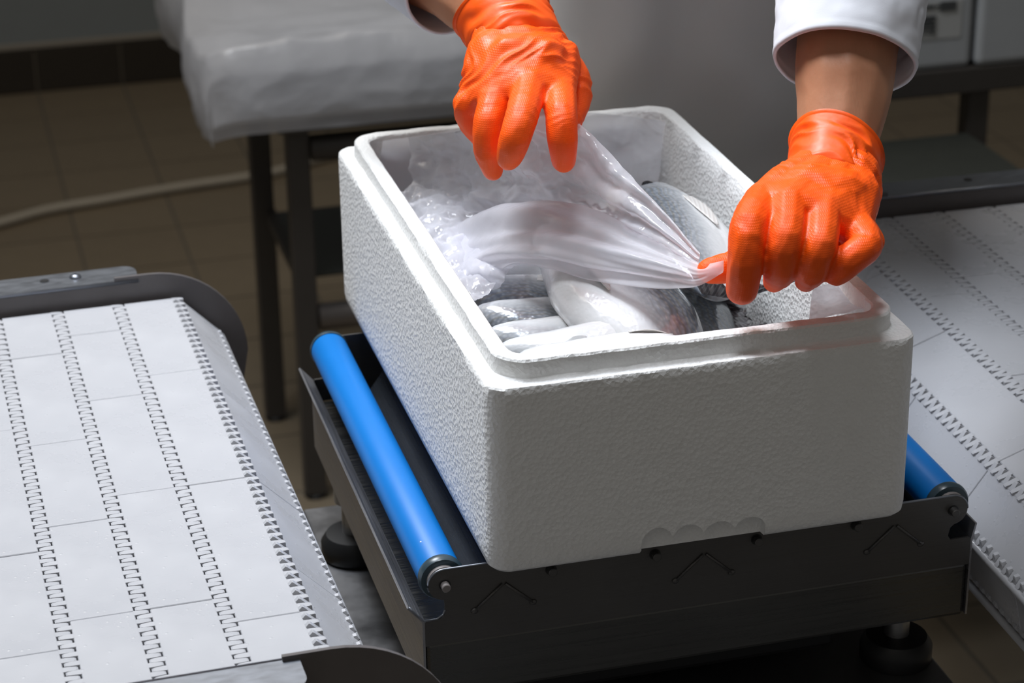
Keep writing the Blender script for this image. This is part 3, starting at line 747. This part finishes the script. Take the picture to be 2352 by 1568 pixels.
def fish(pos, head, dorsal, label, scale=1.0, group='sea bream in the foam box', FM=FM):
    X = Vector(head).normalized(); Z = Vector(dorsal); Z = (Z - X * Z.dot(X)).normalized(); Y = Z.cross(X)
    r = bpy.data.objects.new('fish', None); COL.objects.link(r); r.empty_display_size = 0.02
    m = Matrix.Identity(4); m.col[0].xyz = X * scale; m.col[1].xyz = Y * scale; m.col[2].xyz = Z * scale; 
    c = [m @ v.co for me in FM.values() for v in me.vertices]            # keep every fish inside the box walls
    pos = Vector(pos); lo = Vector([min(q[k] for q in c) for k in range(3)]) + pos; hi = Vector([max(q[k] for q in c) for k in range(3)]) + pos
    for k, (b0, b1) in enumerate(((0.0265, 0.2735), (0.0265, 0.479), (0.022, 9))):
        if lo[k] < b0: pos[k] += b0 - lo[k]
        elif hi[k] > b1: pos[k] -= min(hi[k] - b1, lo[k] - b0) if lo[k] > b0 else 0
        if hi[k] - lo[k] > b1 - b0: print('TOO BIG', label, k, hi[k] - lo[k])
    m.col[3].xyz = pos + Vector((0, 0, Z0))
    r.matrix_world = m; r['label'] = label; r['category'] = 'fish'; r['group'] = group
    for nm, me in FM.items():
        o = bpy.data.objects.new(nm.replace('_b', ''), me); COL.objects.link(o); o.parent = r
    return r
# big silver fish in the open part, head under the film, belly to the left
FB = {k: bent(v, -0.012, 0.050) for k, v in FM.items() if k not in ('dorsal_fin', 'pelvic_fin')}
fish((0.139, 0.128, 0.121), (-0.20, 0.93, 0.14), (0.93, 0.20, -0.04), 'largest silver fish in the uncovered front of the foam box, belly left, dark back right', 1.08, FM=FB)
# row of pale fish lying belly up along the left
row = [((0.143, 0.058, 0.112), 'pale fish nearest the front wall of the foam box, left row'),
       ((0.140, 0.090, 0.104), 'second pale fish from the front wall, left row, smooth white belly up'),
       ((0.137, 0.126, 0.098), 'third pale fish from the front wall, left row'),
       ((0.139, 0.166, 0.097), 'fourth fish from the front wall, left row, grey scaly flank showing'),
       ((0.145, 0.212, 0.097), 'fifth fish from the front wall, left row, grey scales half under the film')]
FN = {k: v for k, v in FM.items() if not k.startswith('eye')}
for i, (p, lab) in enumerate(row):
    fish((p[0] + 0.004, p[1], p[2] - 0.014), (-0.98, 0.10 + 0.05 * i, 0.20), (0.0, (0.25, -0.35, -0.9, -0.95, -0.95)[i], (-0.9, -0.9, -0.5, -0.32, -0.25)[i]), lab, 0.90, FM=FM if i < 2 else FN)
# dark tail fin fish, right front, tail standing toward the viewer
ft = onz(1650, 690, 0.125)
FT = {k: bent(v, -0.088, 0.024, 0.80, 1.0) for k, v in FM.items()}
fish((0.210, 0.230, 0.064), (0.04, 0.99, -0.06), (0.95, -0.04, 0.05), 'fish lying underneath the dark-tailed fish along the right wall', 1.0)
fish((0.165, 0.062, 0.080), (-0.95, 0.15, 0.0), (0.2, 0.55, -0.75), 'white-bellied fish at the front wall under the dark tail fin', 0.9)
fish((0.238, 0.150, 0.040), (0.15, -0.97, 0.05), (0.80, 0.1, 0.45), 'fish lying deep against the right wall with dark flank', 0.95)
# back right fish
fish((0.212, 0.226, 0.126), (0.10, 0.99, 0.0), (-0.93, 0.10, 0.22), 'silver fish along the right wall, its dark tail fin below the right glove', 1.02, FM=FT)
fish((0.175, 0.400, 0.085), (0.55, 0.80, 0.05), (-0.75, 0.5, 0.2), 'fish deeper at the back of the foam box beneath the film', 1.0)
for i, (p, h, dn) in enumerate([((0.14, 0.27, 0.088), (-0.9, 0.35, 0), (0.1, 0.4, -0.85)), ((0.16, 0.31, 0.095), (-0.8, 0.5, 0), (0.35, 0.5, 0.6)), ((0.15, 0.37, 0.082), (-0.9, -0.3, 0), (-0.1, 0.7, -0.6)), ((0.17, 0.24, 0.060), (0.9, 0.2, 0), (0, 0.4, 0.9)), ((0.15, 0.43, 0.06), (-0.95, 0.1, 0), (0, 0.6, 0.7)), ((0.15, 0.12, 0.050), (0.98, 0.1, 0), (0, 0.8, 0.5))]):
    fish(p, h, dn, ['fish under the milky film near the left wall', 'fish under the middle of the film', 'fish under the glossy film at the back left', 'fish in the lower layer below the film', 'lowest fish at the back wall', 'fish in the lower layer at the front'][i], 0.95)

# ------------------------------------------------------------------ translucent bag / film
def patch(ctrl, nu, nv):
    """Catmull-Rom surface through a grid of control points"""
    def cr(p, t):
        n = len(p) - 1; f = t * n; i = min(int(f), n - 1); f -= i
        a, b, c, d = p[max(i - 1, 0)], p[i], p[i + 1], p[min(i + 2, n)]
        return 0.5 * ((2 * b) + (c - a) * f + (2 * a - 5 * b + 4 * c - d) * f * f + (3 * b - a - 3 * c + d) * f ** 3)
    rows = [[cr(r, i / nu) for i in range(nu + 1)] for r in ctrl]
    return [[cr([rows[q][i] for q in range(len(ctrl))], j / nv) for i in range(nu + 1)] for j in range(nv + 1)]
def film(name, ctrl, nu, nv, m, parent, fn, label=None):
    g = patch(ctrl, nu, nv); vs = []; fs = []
    for j in range(nv + 1):
        for i in range(nu + 1):
            p = g[j][i]; a = g[j][min(i + 1, nu)] - g[j][max(i - 1, 0)]; b = g[min(j + 1, nv)][i] - g[max(j - 1, 0)][i]
            nrm = a.cross(b); nrm = nrm.normalized() if nrm.length > 1e-12 else Vector((0, -0.5, 0.8))
            if nrm.dot(FW) > 0: nrm = -nrm
            vs.append(p + nrm * fn(i / nu, j / nv, p))
    for j in range(nv):
        for i in range(nu):
            q = j * (nu + 1) + i; fs.append((q, q + 1, q + nu + 2, q + nu + 1))
    return mk(name, vs, fs, m, parent, True, label=label)
bag = thing('plastic_bag', 'thin clear plastic bag liner lifted and stretched between the two orange gloves', 'plastic bag', (0.12, 0.3, 0.13))
A_ = lambda x, y, d: at(x, y, d)
PB = A_(1622, 612, 1.520)
c1 = [[A_(945, 316, 1.86), A_(1060, 302, 1.80), A_(1160, 275, 1.70), A_(1235, 252, 1.64), A_(1322, 275, 1.635), A_(1440, 395, 1.60), A_(1540, 500, 1.56), A_(1608, 582, 1.53)],
      [A_(952, 380, 1.86), A_(1060, 370, 1.80), A_(1160, 365, 1.72), A_(1235, 345, 1.66), A_(1315, 365, 1.64), A_(1425, 440, 1.60), A_(1530, 525, 1.56), A_(1607, 592, 1.53)],
      [A_(965, 455, 1.85), A_(1060, 430, 1.80), A_(1160, 430, 1.73), A_(1240, 420, 1.68), A_(1320, 430, 1.65), A_(1420, 485, 1.61), A_(1525, 548, 1.56), A_(1605, 602, 1.53)],
      [A_(985, 530, 1.80), A_(1070, 500, 1.77), A_(1160, 480, 1.73), A_(1240, 472, 1.69), A_(1320, 480, 1.655), A_(1420, 520, 1.61), A_(1520, 570, 1.565), A_(1604, 610, 1.53)]]
def f1(u, v, p):
    e = 1 - min(1, max(0, (u - 0.35) / 0.65)) ** 1.2
    c = crumple(p, 0.0085, 26, 1.0) * e
    rad = 0.0030 * math.sin(v * 17 + 2 * noise.noise(p * 20)) * math.sin(math.pi * u) ** 0.5
    return c + rad
film('upper_film', c1, 150, 80, FILM, bag, f1)
c2 = [[A_(1000, 552, 1.770), A_(1060, 512, 1.745), A_(1140, 478, 1.70), A_(1240, 468, 1.66), A_(1350, 488, 1.63), A_(1460, 535, 1.585), A_(1550, 580, 1.55), A_(1606, 606, 1.525), A_(1662, 598, 1.508)],
      [A_(1008, 585, 1.745), A_(1065, 552, 1.715), A_(1145, 525, 1.67), A_(1245, 510, 1.63), A_(1350, 528, 1.60), A_(1460, 565, 1.57), A_(1550, 598, 1.54), A_(1604, 618, 1.520), A_(1662, 604, 1.508)],
      [A_(1025, 615, 1.715), A_(1080, 590, 1.690), A_(1150, 565, 1.65), A_(1248, 560, 1.615), A_(1350, 575, 1.59), A_(1460, 598, 1.56), A_(1550, 618, 1.535), A_(1604, 630, 1.518), A_(1662, 612, 1.508)],
      [A_(1050, 640, 1.690), A_(1095, 625, 1.670), A_(1160, 596, 1.645), A_(1250, 596, 1.615), A_(1350, 615, 1.59), A_(1460, 628, 1.56), A_(1550, 640, 1.535), A_(1604, 643, 1.518), A_(1662, 620, 1.508)],
      [A_(1082, 662, 1.670), A_(1115, 648, 1.655), A_(1165, 612, 1.645), A_(1255, 620, 1.62), A_(1350, 640, 1.595), A_(1460, 652, 1.565), A_(1550, 657, 1.54), A_(1606, 655, 1.520), A_(1660, 626, 1.508)]]
def f2(u, v, p):
    return (0.0035 * math.sin(v * 11 + u * 4) + 0.002 * math.sin(v * 26 - u * 7)) * math.sin(math.pi * min(1, u + 0.08)) + crumple(p, 0.0028, 16, 4.0) * (1 - u)
film('lower_fold', c2, 130, 70, FILM2, bag, f2)
# gathered knob at the lower left
c3 = [[A_(1010, 560, 1.745), A_(1060, 545, 1.73), A_(1110, 560, 1.70), A_(1165, 600, 1.66)],
      [A_(1030, 610, 1.72), A_(1075, 590, 1.69), A_(1120, 595, 1.665), A_(1160, 622, 1.65)],
      [A_(1060, 650, 1.69), A_(1082, 622, 1.665), A_(1122, 628, 1.65), A_(1158, 645, 1.645)],
      [A_(1080, 668, 1.68), A_(1095, 660, 1.665), A_(1125, 660, 1.66), A_(1150, 655, 1.655)]]
film('gathered_corner', c3, 50, 50, FILM2, bag, lambda u, v, p: crumple(p, 0.004, 28, 6.0))
# liner along the back wall with a crest over the rim
w_ = lambda x, z: Vector((x, BL - AI - LT - 0.004 - 0.006 * (0.15 - z) / 0.13, z))
c4 = [[Vector((0.035, 0.478, 0.148)), Vector((0.09, 0.476, 0.152)), Vector((0.15, 0.474, 0.158)), Vector((0.205, 0.474, 0.158)), Vector((0.250, 0.474, 0.149)), Vector((0.276, 0.462, 0.146))],
      [w_(0.032, 0.12), w_(0.09, 0.12), w_(0.15, 0.12), w_(0.205, 0.12), w_(0.250, 0.12), Vector((0.272, 0.458, 0.12))],
      [w_(0.034, 0.085) + Vector((0, -0.012, 0)), w_(0.09, 0.085) + Vector((0, -0.012, 0)), w_(0.15, 0.085) + Vector((0, -0.01, 0)), w_(0.205, 0.085) + Vector((0, -0.01, 0)), w_(0.250, 0.085) + Vector((0, -0.01, 0)), Vector((0.268, 0.455, 0.085))]]
film('back_liner', c4, 80, 30, FILM, bag, lambda u, v, p: crumple(p, 0.0025, 18, 8.0))
# crumpled film lying over the fish at the left wall
c5 = [[Vector((0.030, 0.42, 0.118)), Vector((0.060, 0.43, 0.124)), Vector((0.10, 0.44, 0.122)), Vector((0.15, 0.44, 0.118))],
      [Vector((0.030, 0.34, 0.120)), Vector((0.060, 0.35, 0.128)), Vector((0.10, 0.36, 0.128)), Vector((0.15, 0.37, 0.122))],
      [Vector((0.029, 0.26, 0.122)), Vector((0.055, 0.27, 0.126)), Vector((0.085, 0.29, 0.126)), Vector((0.12, 0.31, 0.122))],
      [Vector((0.027, 0.18, 0.112)), Vector((0.045, 0.19, 0.120)), Vector((0.065, 0.21, 0.122)), Vector((0.09, 0.24, 0.120))]]
film('loose_liner', c5, 80, 100, FILM, bag, lambda u, v, p: crumple(p, 0.009, 34, 11.0))
# flap in the front right corner
c6 = [[ony(1868, 662, 0.075), ony(1925, 648, 0.095), ony(1962, 655, 0.10)], [ony(1862, 700, 0.06), ony(1935, 690, 0.07), ony(1990, 690, 0.075)], [ony(1858, 735, 0.040), ony(1930, 722, 0.040), ony(2008, 706, 0.045)]]
film('corner_flap', c6, 30, 30, FILM2, bag, lambda u, v, p: crumple(p, 0.002, 24, 3.0))

# ------------------------------------------------------------------ person
pr = thing('person', 'worker in white coat, grey apron and orange gloves pulling the bag over the fish', 'person', (0.36, 0.80, FZ))
def hull(dst, spheres):
    bm = bmesh.new()
    for (c, r) in spheres:
        bmesh.ops.create_icosphere(bm, subdivisions=2, radius=r, matrix=Matrix.Translation(c))
    res = bmesh.ops.convex_hull(bm, input=bm.verts[:])
    kill = [g for g in res['geom_interior'] if isinstance(g, bmesh.types.BMVert)] + [g for g in res['geom_unused'] if isinstance(g, bmesh.types.BMVert)]
    if kill: bmesh.ops.delete(bm, geom=list(set(kill)), context='VERTS')
    me = bpy.data.meshes.new('h'); bm.to_mesh(me); bm.free(); dst.append(me)
def chain(dst, pts, k=3):
    if len(pts) > 2:
        P_ = cat([p for p, r in pts], k); n_ = len(pts) - 1
        q_ = []
        for i, p in enumerate(P_):
            f = i / k; j = min(int(f), n_ - 1); f -= j
            q_.append((p, pts[j][1] * (1 - f) + pts[j + 1][1] * f))
        pts = q_
    for i in range(len(pts) - 1): hull(dst, [pts[i], pts[i + 1]])
def blob(parts, voxel, smooth=6):
    bm = bmesh.new()
    for me in parts: bm.from_mesh(me)
    me = bpy.data.meshes.new('b'); bm.to_mesh(me); bm.free()
    o = bpy.data.objects.new('b', me); COL.objects.link(o)
    r = o.modifiers.new('r', 'REMESH'); r.mode = 'VOXEL'; r.voxel_size = voxel; r.adaptivity = 0
    s = o.modifiers.new('s', 'SMOOTH'); s.factor = 0.5; s.iterations = smooth
    return evald(o)
def disp(me, fn):
    """move every vertex along its normal by fn(co, normal)"""
    nn = [v.normal.copy() for v in me.vertices]; cc = [v.co.copy() for v in me.vertices]
    for v, c, n_ in zip(me.vertices, cc, nn): v.co = c + n_ * fn(c, n_)
    me.update()
def finish(name, me, m, parent, label=None):
    off = ORG[parent.name]
    for v in me.vertices: v.co = v.co - off
    return link(name, me, m, parent, True, off, label)
def ridges(c, along, freq, amp, seed):
    """creases: thin folds running across the direction 'along'"""
    t = c.dot(along) * freq + 1.6 * noise.noise(c * 38 + Vector((seed, 0, 0)))
    q = noise.noise(Vector((t, noise.noise(c * 25) * 1.2, seed)))
    return amp * (1 - abs(q) * 3.2) * max(0.0, min(1.0, 0.55 + 1.3 * noise.noise(c * 30 + Vector((0, seed, 0)))))

# --- left glove (in the picture): hand hanging down, fingers pinching the film
a = []
W1 = A_(1172, 62, 1.668)
mi, mm, mr, ml = A_(1282, 205, 1.612), A_(1215, 200, 1.600), A_(1142, 218, 1.606), A_(1092, 236, 1.622)
hull(a, [(A_(1130, 62, 1.665), 0.019), (A_(1222, 62, 1.672), 0.019), (A_(1195, 120, 1.64), 0.024), (A_(1255, 140, 1.642), 0.021)])
hull(a, [(A_(1140, 130, 1.636), 0.021), (A_(1265, 140, 1.640), 0.021), (mi, 0.0135), (mm, 0.0135), (A_(1235, 160, 1.620), 0.019)])
hull(a, [(A_(1130, 130, 1.636), 0.020), (A_(1200, 130, 1.636), 0.022), (mm, 0.0135), (mr, 0.0130), (ml, 0.0120)])
chain(a, [(mi, 0.0130), (A_(1289, 262, 1.585), 0.0118), (A_(1291, 318, 1.580), 0.0112), (A_(1296, 368, 1.588), 0.0088)])
chain(a, [(mm, 0.0130), (A_(1200, 262, 1.575), 0.0122), (A_(1182, 320, 1.568), 0.0116), (A_(1170, 362, 1.576), 0.0094)])
chain(a, [(mr, 0.0125), (A_(1122, 282, 1.592), 0.0115), (A_(1120, 345, 1.596), 0.0102), (A_(1132, 392, 1.606), 0.0076)])
chain(a, [(ml, 0.0120), (A_(1070, 245, 1.620), 0.0100), (A_(1085, 285, 1.628), 0.0090), (A_(1108, 322, 1.640), 0.0076)])
chain(a, [(A_(1250, 120, 1.655), 0.020), (A_(1305, 190, 1.652), 0.0165), (A_(1312, 250, 1.645), 0.0120), (A_(1290, 290, 1.630), 0.0095)])
for q_, w_x in ((mi, 1215), (mm, 1190), (mr, 1165), (ml, 1145)): hull(a, [(q_, 0.0135), (A_(w_x, 80, 1.652), 0.0195)])
hull(a, [(A_(1175, 140, 1.622), 0.020), (A_(1240, 140, 1.622), 0.020), (A_(1160, 180, 1.612), 0.0155), (A_(1240, 180, 1.612), 0.016)])
me = blob(a, 0.00115, 18)
axA = (W1 - mm).normalized()
def dA(c, n_):
    t = (c - mm).dot(axA)
    k = max(0, min(1, (t + 0.002) / 0.012))
    fing = 1 - k
    return k * ridges(c + Vector((0.3 * c.z, 0, 0)), (axA + Vector((-0.35, 0, 0.1))).normalized(), 95, 0.0017, 3.0) + fing * ridges(c, axA, 120, 0.0006, 7.0)
disp(me, dA)
finish('glove', me, GLOVE, pr, 'orange rubber glove on the hand pinching the bag over the far end of the box')
# --- right glove: back of hand up, curled fingers, thumb out to the left
b = []
W2 = A_(1915, 400, 1.565)
ri, rm, rr_, rl = A_(1752, 462, 1.512), A_(1812, 470, 1.498), A_(1888, 492, 1.498), A_(1962, 522, 1.508)
hull(b, [(A_(1872, 395, 1.560), 0.021), (A_(1955, 400, 1.565), 0.021), (A_(1850, 440, 1.535), 0.019), (A_(1958, 460, 1.535), 0.020)])
hull(b, [(A_(1850, 440, 1.530), 0.019), (A_(1958, 455, 1.532), 0.020), (ri, 0.0120), (rm, 0.0120), (rr_, 0.0120), (rl, 0.0120)])
hull(b, [(A_(1800, 470, 1.535), 0.015), (A_(1900, 500, 1.540), 0.015), (A_(1800, 560, 1.535), 0.010), (A_(1915, 575, 1.540), 0.010)])
chain(b, [(ri, 0.0130), (A_(1722, 520, 1.480), 0.0130), (A_(1713, 600, 1.478), 0.0122), (A_(1704, 664, 1.490), 0.0110)])
chain(b, [(rm, 0.0130), (A_(1806, 545, 1.476), 0.0122), (A_(1793, 605, 1.482), 0.0118), (A_(1788, 630, 1.498), 0.0106)])
chain(b, [(A_(1788, 630, 1.498), 0.0100), (A_(1778, 646, 1.520), 0.0078)])
chain(b, [(rr_, 0.0130), (A_(1884, 562, 1.478), 0.0118), (A_(1866, 610, 1.484), 0.0114), (A_(1860, 630, 1.500), 0.0104)])
chain(b, [(A_(1860, 630, 1.500), 0.0098), (A_(1851, 646, 1.520), 0.0076)])
chain(b, [(rl, 0.0130), (A_(1990, 562, 1.490), 0.0112), (A_(1948, 598, 1.484), 0.0112), (A_(1922, 622, 1.496), 0.0102)])
chain(b, [(A_(1975, 540, 1.515), 0.0140), (A_(2003, 552, 1.515), 0.0085)])
chain(b, [(A_(1800, 500, 1.545), 0.017), (A_(1735, 590, 1.538), 0.0135), (A_(1680, 612, 1.528), 0.0110), (A_(1630, 622, 1.524), 0.0092)])
for q_, w_x in ((ri, 1868), (rm, 1895), (rr_, 1925), (rl, 1958)): hull(b, [(q_, 0.0130), (A_(w_x, 400, 1.548), 0.0185)])
hull(b, [(A_(1862, 440, 1.522), 0.020), (A_(1930, 452, 1.524), 0.020), (A_(1815, 450, 1.514), 0.014), (A_(1890, 465, 1.512), 0.015)])
me = blob(b, 0.00115, 9)
axB = (W2 - rm).normalized()
def dB(c, n_):
    t = (c - rm).dot(axB); k = max(0, min(1, (t - 0.012) / 0.015))
    return k * ridges(c, (axB + Vector((0.4, 0, 0))).normalized(), 110, 0.0014, 5.0) + ridges(c, axB, 100, 0.0005, 2.0)
disp(me, dB)
gB = finish('glove', me, GLOVE, pr, 'orange rubber glove on the hand pulling the bag corner over the near right wall')
# --- loose cuffs
def cuff(name, p0, p1, r0, r1, m, seed, amp=0.0022, tilt=None, ell=1.0, n=120, k=46, th=0.0007, flare=0.0, side=None, lip=0.0018, freq=150, tuck=0.0):
    d = (p1 - p0); L_ = d.length; d.normalize(); s1 = (side if side is not None else Vector((1, 0, 0))); s1 = (s1 - d * s1.dot(d)).normalized(); s2 = d.cross(s1)
    vs, fs = [], []; rows = []
    for j in range(k + 1):
        t = j / k; r = (r0 + (r1 - r0) * t + flare * max(0, t - 0.75)) * (1 - tuck * max(0, 1 - t / 0.22) ** 1.5)
        for i in range(n):
            a_ = 2 * math.pi * i / n; off = (s1 * math.cos(a_) * ell + s2 * math.sin(a_))
            c = p0 + d * (L_ * t) + off * r
            if tilt is not None: c += d * (t * t * off.dot(tilt) * r)
            e = math.sin(math.pi * min(1, t * 1.02 + 0.0)) ** 0.6 * (1 - 0.75 * max(0, (t - 0.8) / 0.2))
            c += off * (ridges(c, (d + s1 * 0.35).normalized(), freq, amp, seed) * e + 0.0012 * noise.noise(c * 45) )
            if t > 0.965: c += off * lip * math.sin((t - 0.965) / 0.035 * math.pi)
            vs.append(c)
    for j in range(k):
        for i in range(n): fs.append((j * n + i, j * n + (i + 1) % n, (j + 1) * n + (i + 1) % n, (j + 1) * n + i))
    o = mk(name, vs, fs, m, pr, True); so = o.modifiers.new('t', 'SOLIDIFY'); so.thickness = th; so.offset = -1
    return o
E1 = A_(1050, -30, 1.712)                          # up the left forearm
dA1 = (A_(1010, 0, 1.712) - A_(1165, 85, 1.660)).normalized()
cuff('glove_cuff', A_(1212, 135, 1.645), A_(1150, 30, 1.675), 0.0305, 0.0345, GLOVEC, 1.5, 0.0022, tilt=dA1 * 0.55, side=Vector((1, 0, 0)), tuck=0.35)
cuff('glove_cuff', A_(1900, 455, 1.550), A_(1922, 345, 1.5735), 0.0305, 0.0328, GLOVEC, 8.5, 0.0024, tilt=Vector((-0.25, -0.15, 0.15)), flare=0.0, side=Vector((1, 0, 0)), tuck=0.4)
# --- body: arms, trunk, legs as one figure
elbR = W2 + Vector((0.055, 0.185, 0.235)).normalized() * 0.250
cR = A_(1945, 120, 1.602)
dirR = (cR - A_(1920, 360, 1.572)).normalized()
elbR = A_(1920, 360, 1.572) + dirR * 0.24
shR = Vector((0.470, 0.50, 0.56))
wrL = A_(1178, 70, 1.664); cL = A_(1048, -50, 1.718); dirL = (cL - wrL).normalized(); elbL = wrL + dirL * 0.235
shL = Vector((0.165, 0.56, 0.56))
hip = Vector((0.345, 0.80, 0.02)); chest = Vector((0.325, 0.64, 0.42))
c_ = []
chain(c_, [(A_(1915, 420, 1.560), 0.026), (A_(1922, 330, 1.580), 0.0282), (A_(1938, 230, 1.592), 0.0335), (cR, 0.0365), (elbR, 0.040), (shR, 0.050)])
chain(c_, [(A_(1195, 105, 1.655), 0.024), (A_(1150, 50, 1.672), 0.0255), (cL.lerp(wrL, 0.5), 0.029), (cL, 0.033), (elbL, 0.036), (shL, 0.050)])
hull(c_, [(shR, 0.055), (shL, 0.055), (chest, 0.10)]); hull(c_, [(chest + Vector((-.04, 0, 0)), 0.09), (chest + Vector((.06, 0, 0)), 0.09), (hip + Vector((-.03, 0, 0)), 0.080), (hip + Vector((.06, 0, 0)), 0.080)])
for s_ in (-1, 1):
    chain(c_, [(hip + Vector((.065 * s_ + .01, 0, -0.05)), 0.072), (Vector((0.345 + .085 * s_, 0.80, -0.38)), 0.062), (Vector((0.345 + .085 * s_, 0.83, -0.74)), 0.045), (Vector((0.345 + .09 * s_, 0.83, -0.79)), 0.045)])
    chain(c_, [(Vector((0.345 + .09 * s_, 0.83, -0.80)), 0.042), (Vector((0.345 + .10 * s_, 0.70, -0.815)), 0.033)])
me = blob(c_, 0.0030, 4)
finish('body', me, SKIN, pr)
# trousers and boots, jacket
t_ = []
for s_ in (-1, 1):
    chain(t_, [(hip + Vector((.055 * s_ + 0.015, 0, -0.03)), 0.095), (hip + Vector((.070 * s_ + 0.01, 0, -0.08)), 0.092), (Vector((0.345 + .085 * s_, 0.80, -0.38)), 0.078), (Vector((0.345 + .085 * s_, 0.83, -0.66)), 0.068)])
me = blob(t_, 0.008, 4); finish('trousers', me, COAT, pr)
for s_ in (-1, 1):
    q_ = []; chain(q_, [(Vector((0.345 + .085 * s_, 0.83, -0.56)), 0.064), (Vector((0.345 + .09 * s_, 0.83, -0.79)), 0.056), (Vector((0.345 + .10 * s_, 0.69, -0.805)), 0.043)])
    me = blob(q_, 0.007, 3); finish('boot', me, COAT, pr)
j_ = []
hull(j_, [(shR, 0.070), (shL, 0.070), (chest + Vector((-.05, 0, 0)), 0.105), (chest + Vector((.07, 0, 0)), 0.105)])
hull(j_, [(chest + Vector((-.045, 0, 0)), 0.108), (chest + Vector((.065, 0, 0)), 0.108), (hip + Vector((-.030, 0, 0.05)), 0.112), (hip + Vector((.06, 0, 0.05)), 0.112), (hip + Vector((-.020, 0, -0.06)), 0.108), (hip + Vector((.06, 0, -0.06)), 0.108)])
chain(j_, [(shR, 0.068), (elbR, 0.058), (elbR.lerp(cR, 0.45), 0.0555)])
chain(j_, [(shL, 0.068), (elbL, 0.054), (elbL.lerp(cL, 0.45), 0.0505)])
me = blob(j_, 0.005, 5); disp(me, lambda c, n_: 0.006 * noise.noise(c * 12) + ridges(c, Vector((0.2, 0.4, 0.9)), 30, 0.004, 3.0))
finish('jacket', me, COAT, pr)
cuff('sleeve', elbR.lerp(cR, 0.15), cR + (A_(1935, 170, 1.60) - cR) * 0.55, 0.0600, 0.0500, COAT, 4.0, 0.0016, tilt=Vector((0.0, 0, 0)), th=0.0022, lip=0.0008, freq=45, ell=1.0)
cuff('sleeve', elbL.lerp(cL, 0.15), cL.lerp(wrL, 0.05), 0.056, 0.046, COAT, 6.0, 0.0016, th=0.0022, lip=0.0008, freq=45)
# apron
bm = bmesh.new(); g = []; NA, NB = 60, 80
for j in range(NB + 1):
    t = j / NB; z = 0.40 - 0.90 * t; row_ = []
    cy = 0.640 - 0.105 + (0.10 if z < 0.05 else 0.10 * (0.40 - z) / 0.35)
    for i in range(NA + 1):
        s_ = i / NA * 2 - 1; wd = 0.175 if z < 0.1 else 0.175 - 0.10 * (z - 0.1) / 0.3
        x = 0.345 + s_ * wd; y = cy + 0.06 * abs(s_) ** 3 - 0.035
        p = Vector((x, y, z)); y += 0.010 * math.sin(x * 38 + z * 6 + 2 * noise.noise(p * 6)) + 0.007 * noise.noise(Vector((x * 16, z * 11, 3)))
        row_.append(bm.verts.new((x, y, z)))
    g.append(row_)
for j in range(NB):
    for i in range(NA): bm.faces.new((g[j][i], g[j][i + 1], g[j + 1][i + 1], g[j + 1][i]))
ap = mkbm('apron', bm, APRON, pr, True); so = ap.modifiers.new('t', 'SOLIDIFY'); so.thickness = 0.0015
# small foam crumb on the blue roller
q = Vector((BX[0] * K, ony(970, 1247, 0.08).y, -0.0175 * K + 0.0152)); q = onz(970, 1246, -0.003)
bm = bmesh.new(); bmesh.ops.create_icosphere(bm, subdivisions=1, radius=0.0014, matrix=Matrix.Translation(q) @ Matrix.Rotation(0.6, 4, 'Y') @ Matrix.Diagonal((1.6, 0.6, 0.6, 1)))
tag(mkbm('foam_crumb', bm, SPECK, None, True, q), 'tiny white foam crumb stuck on the left blue roller', 'crumb')
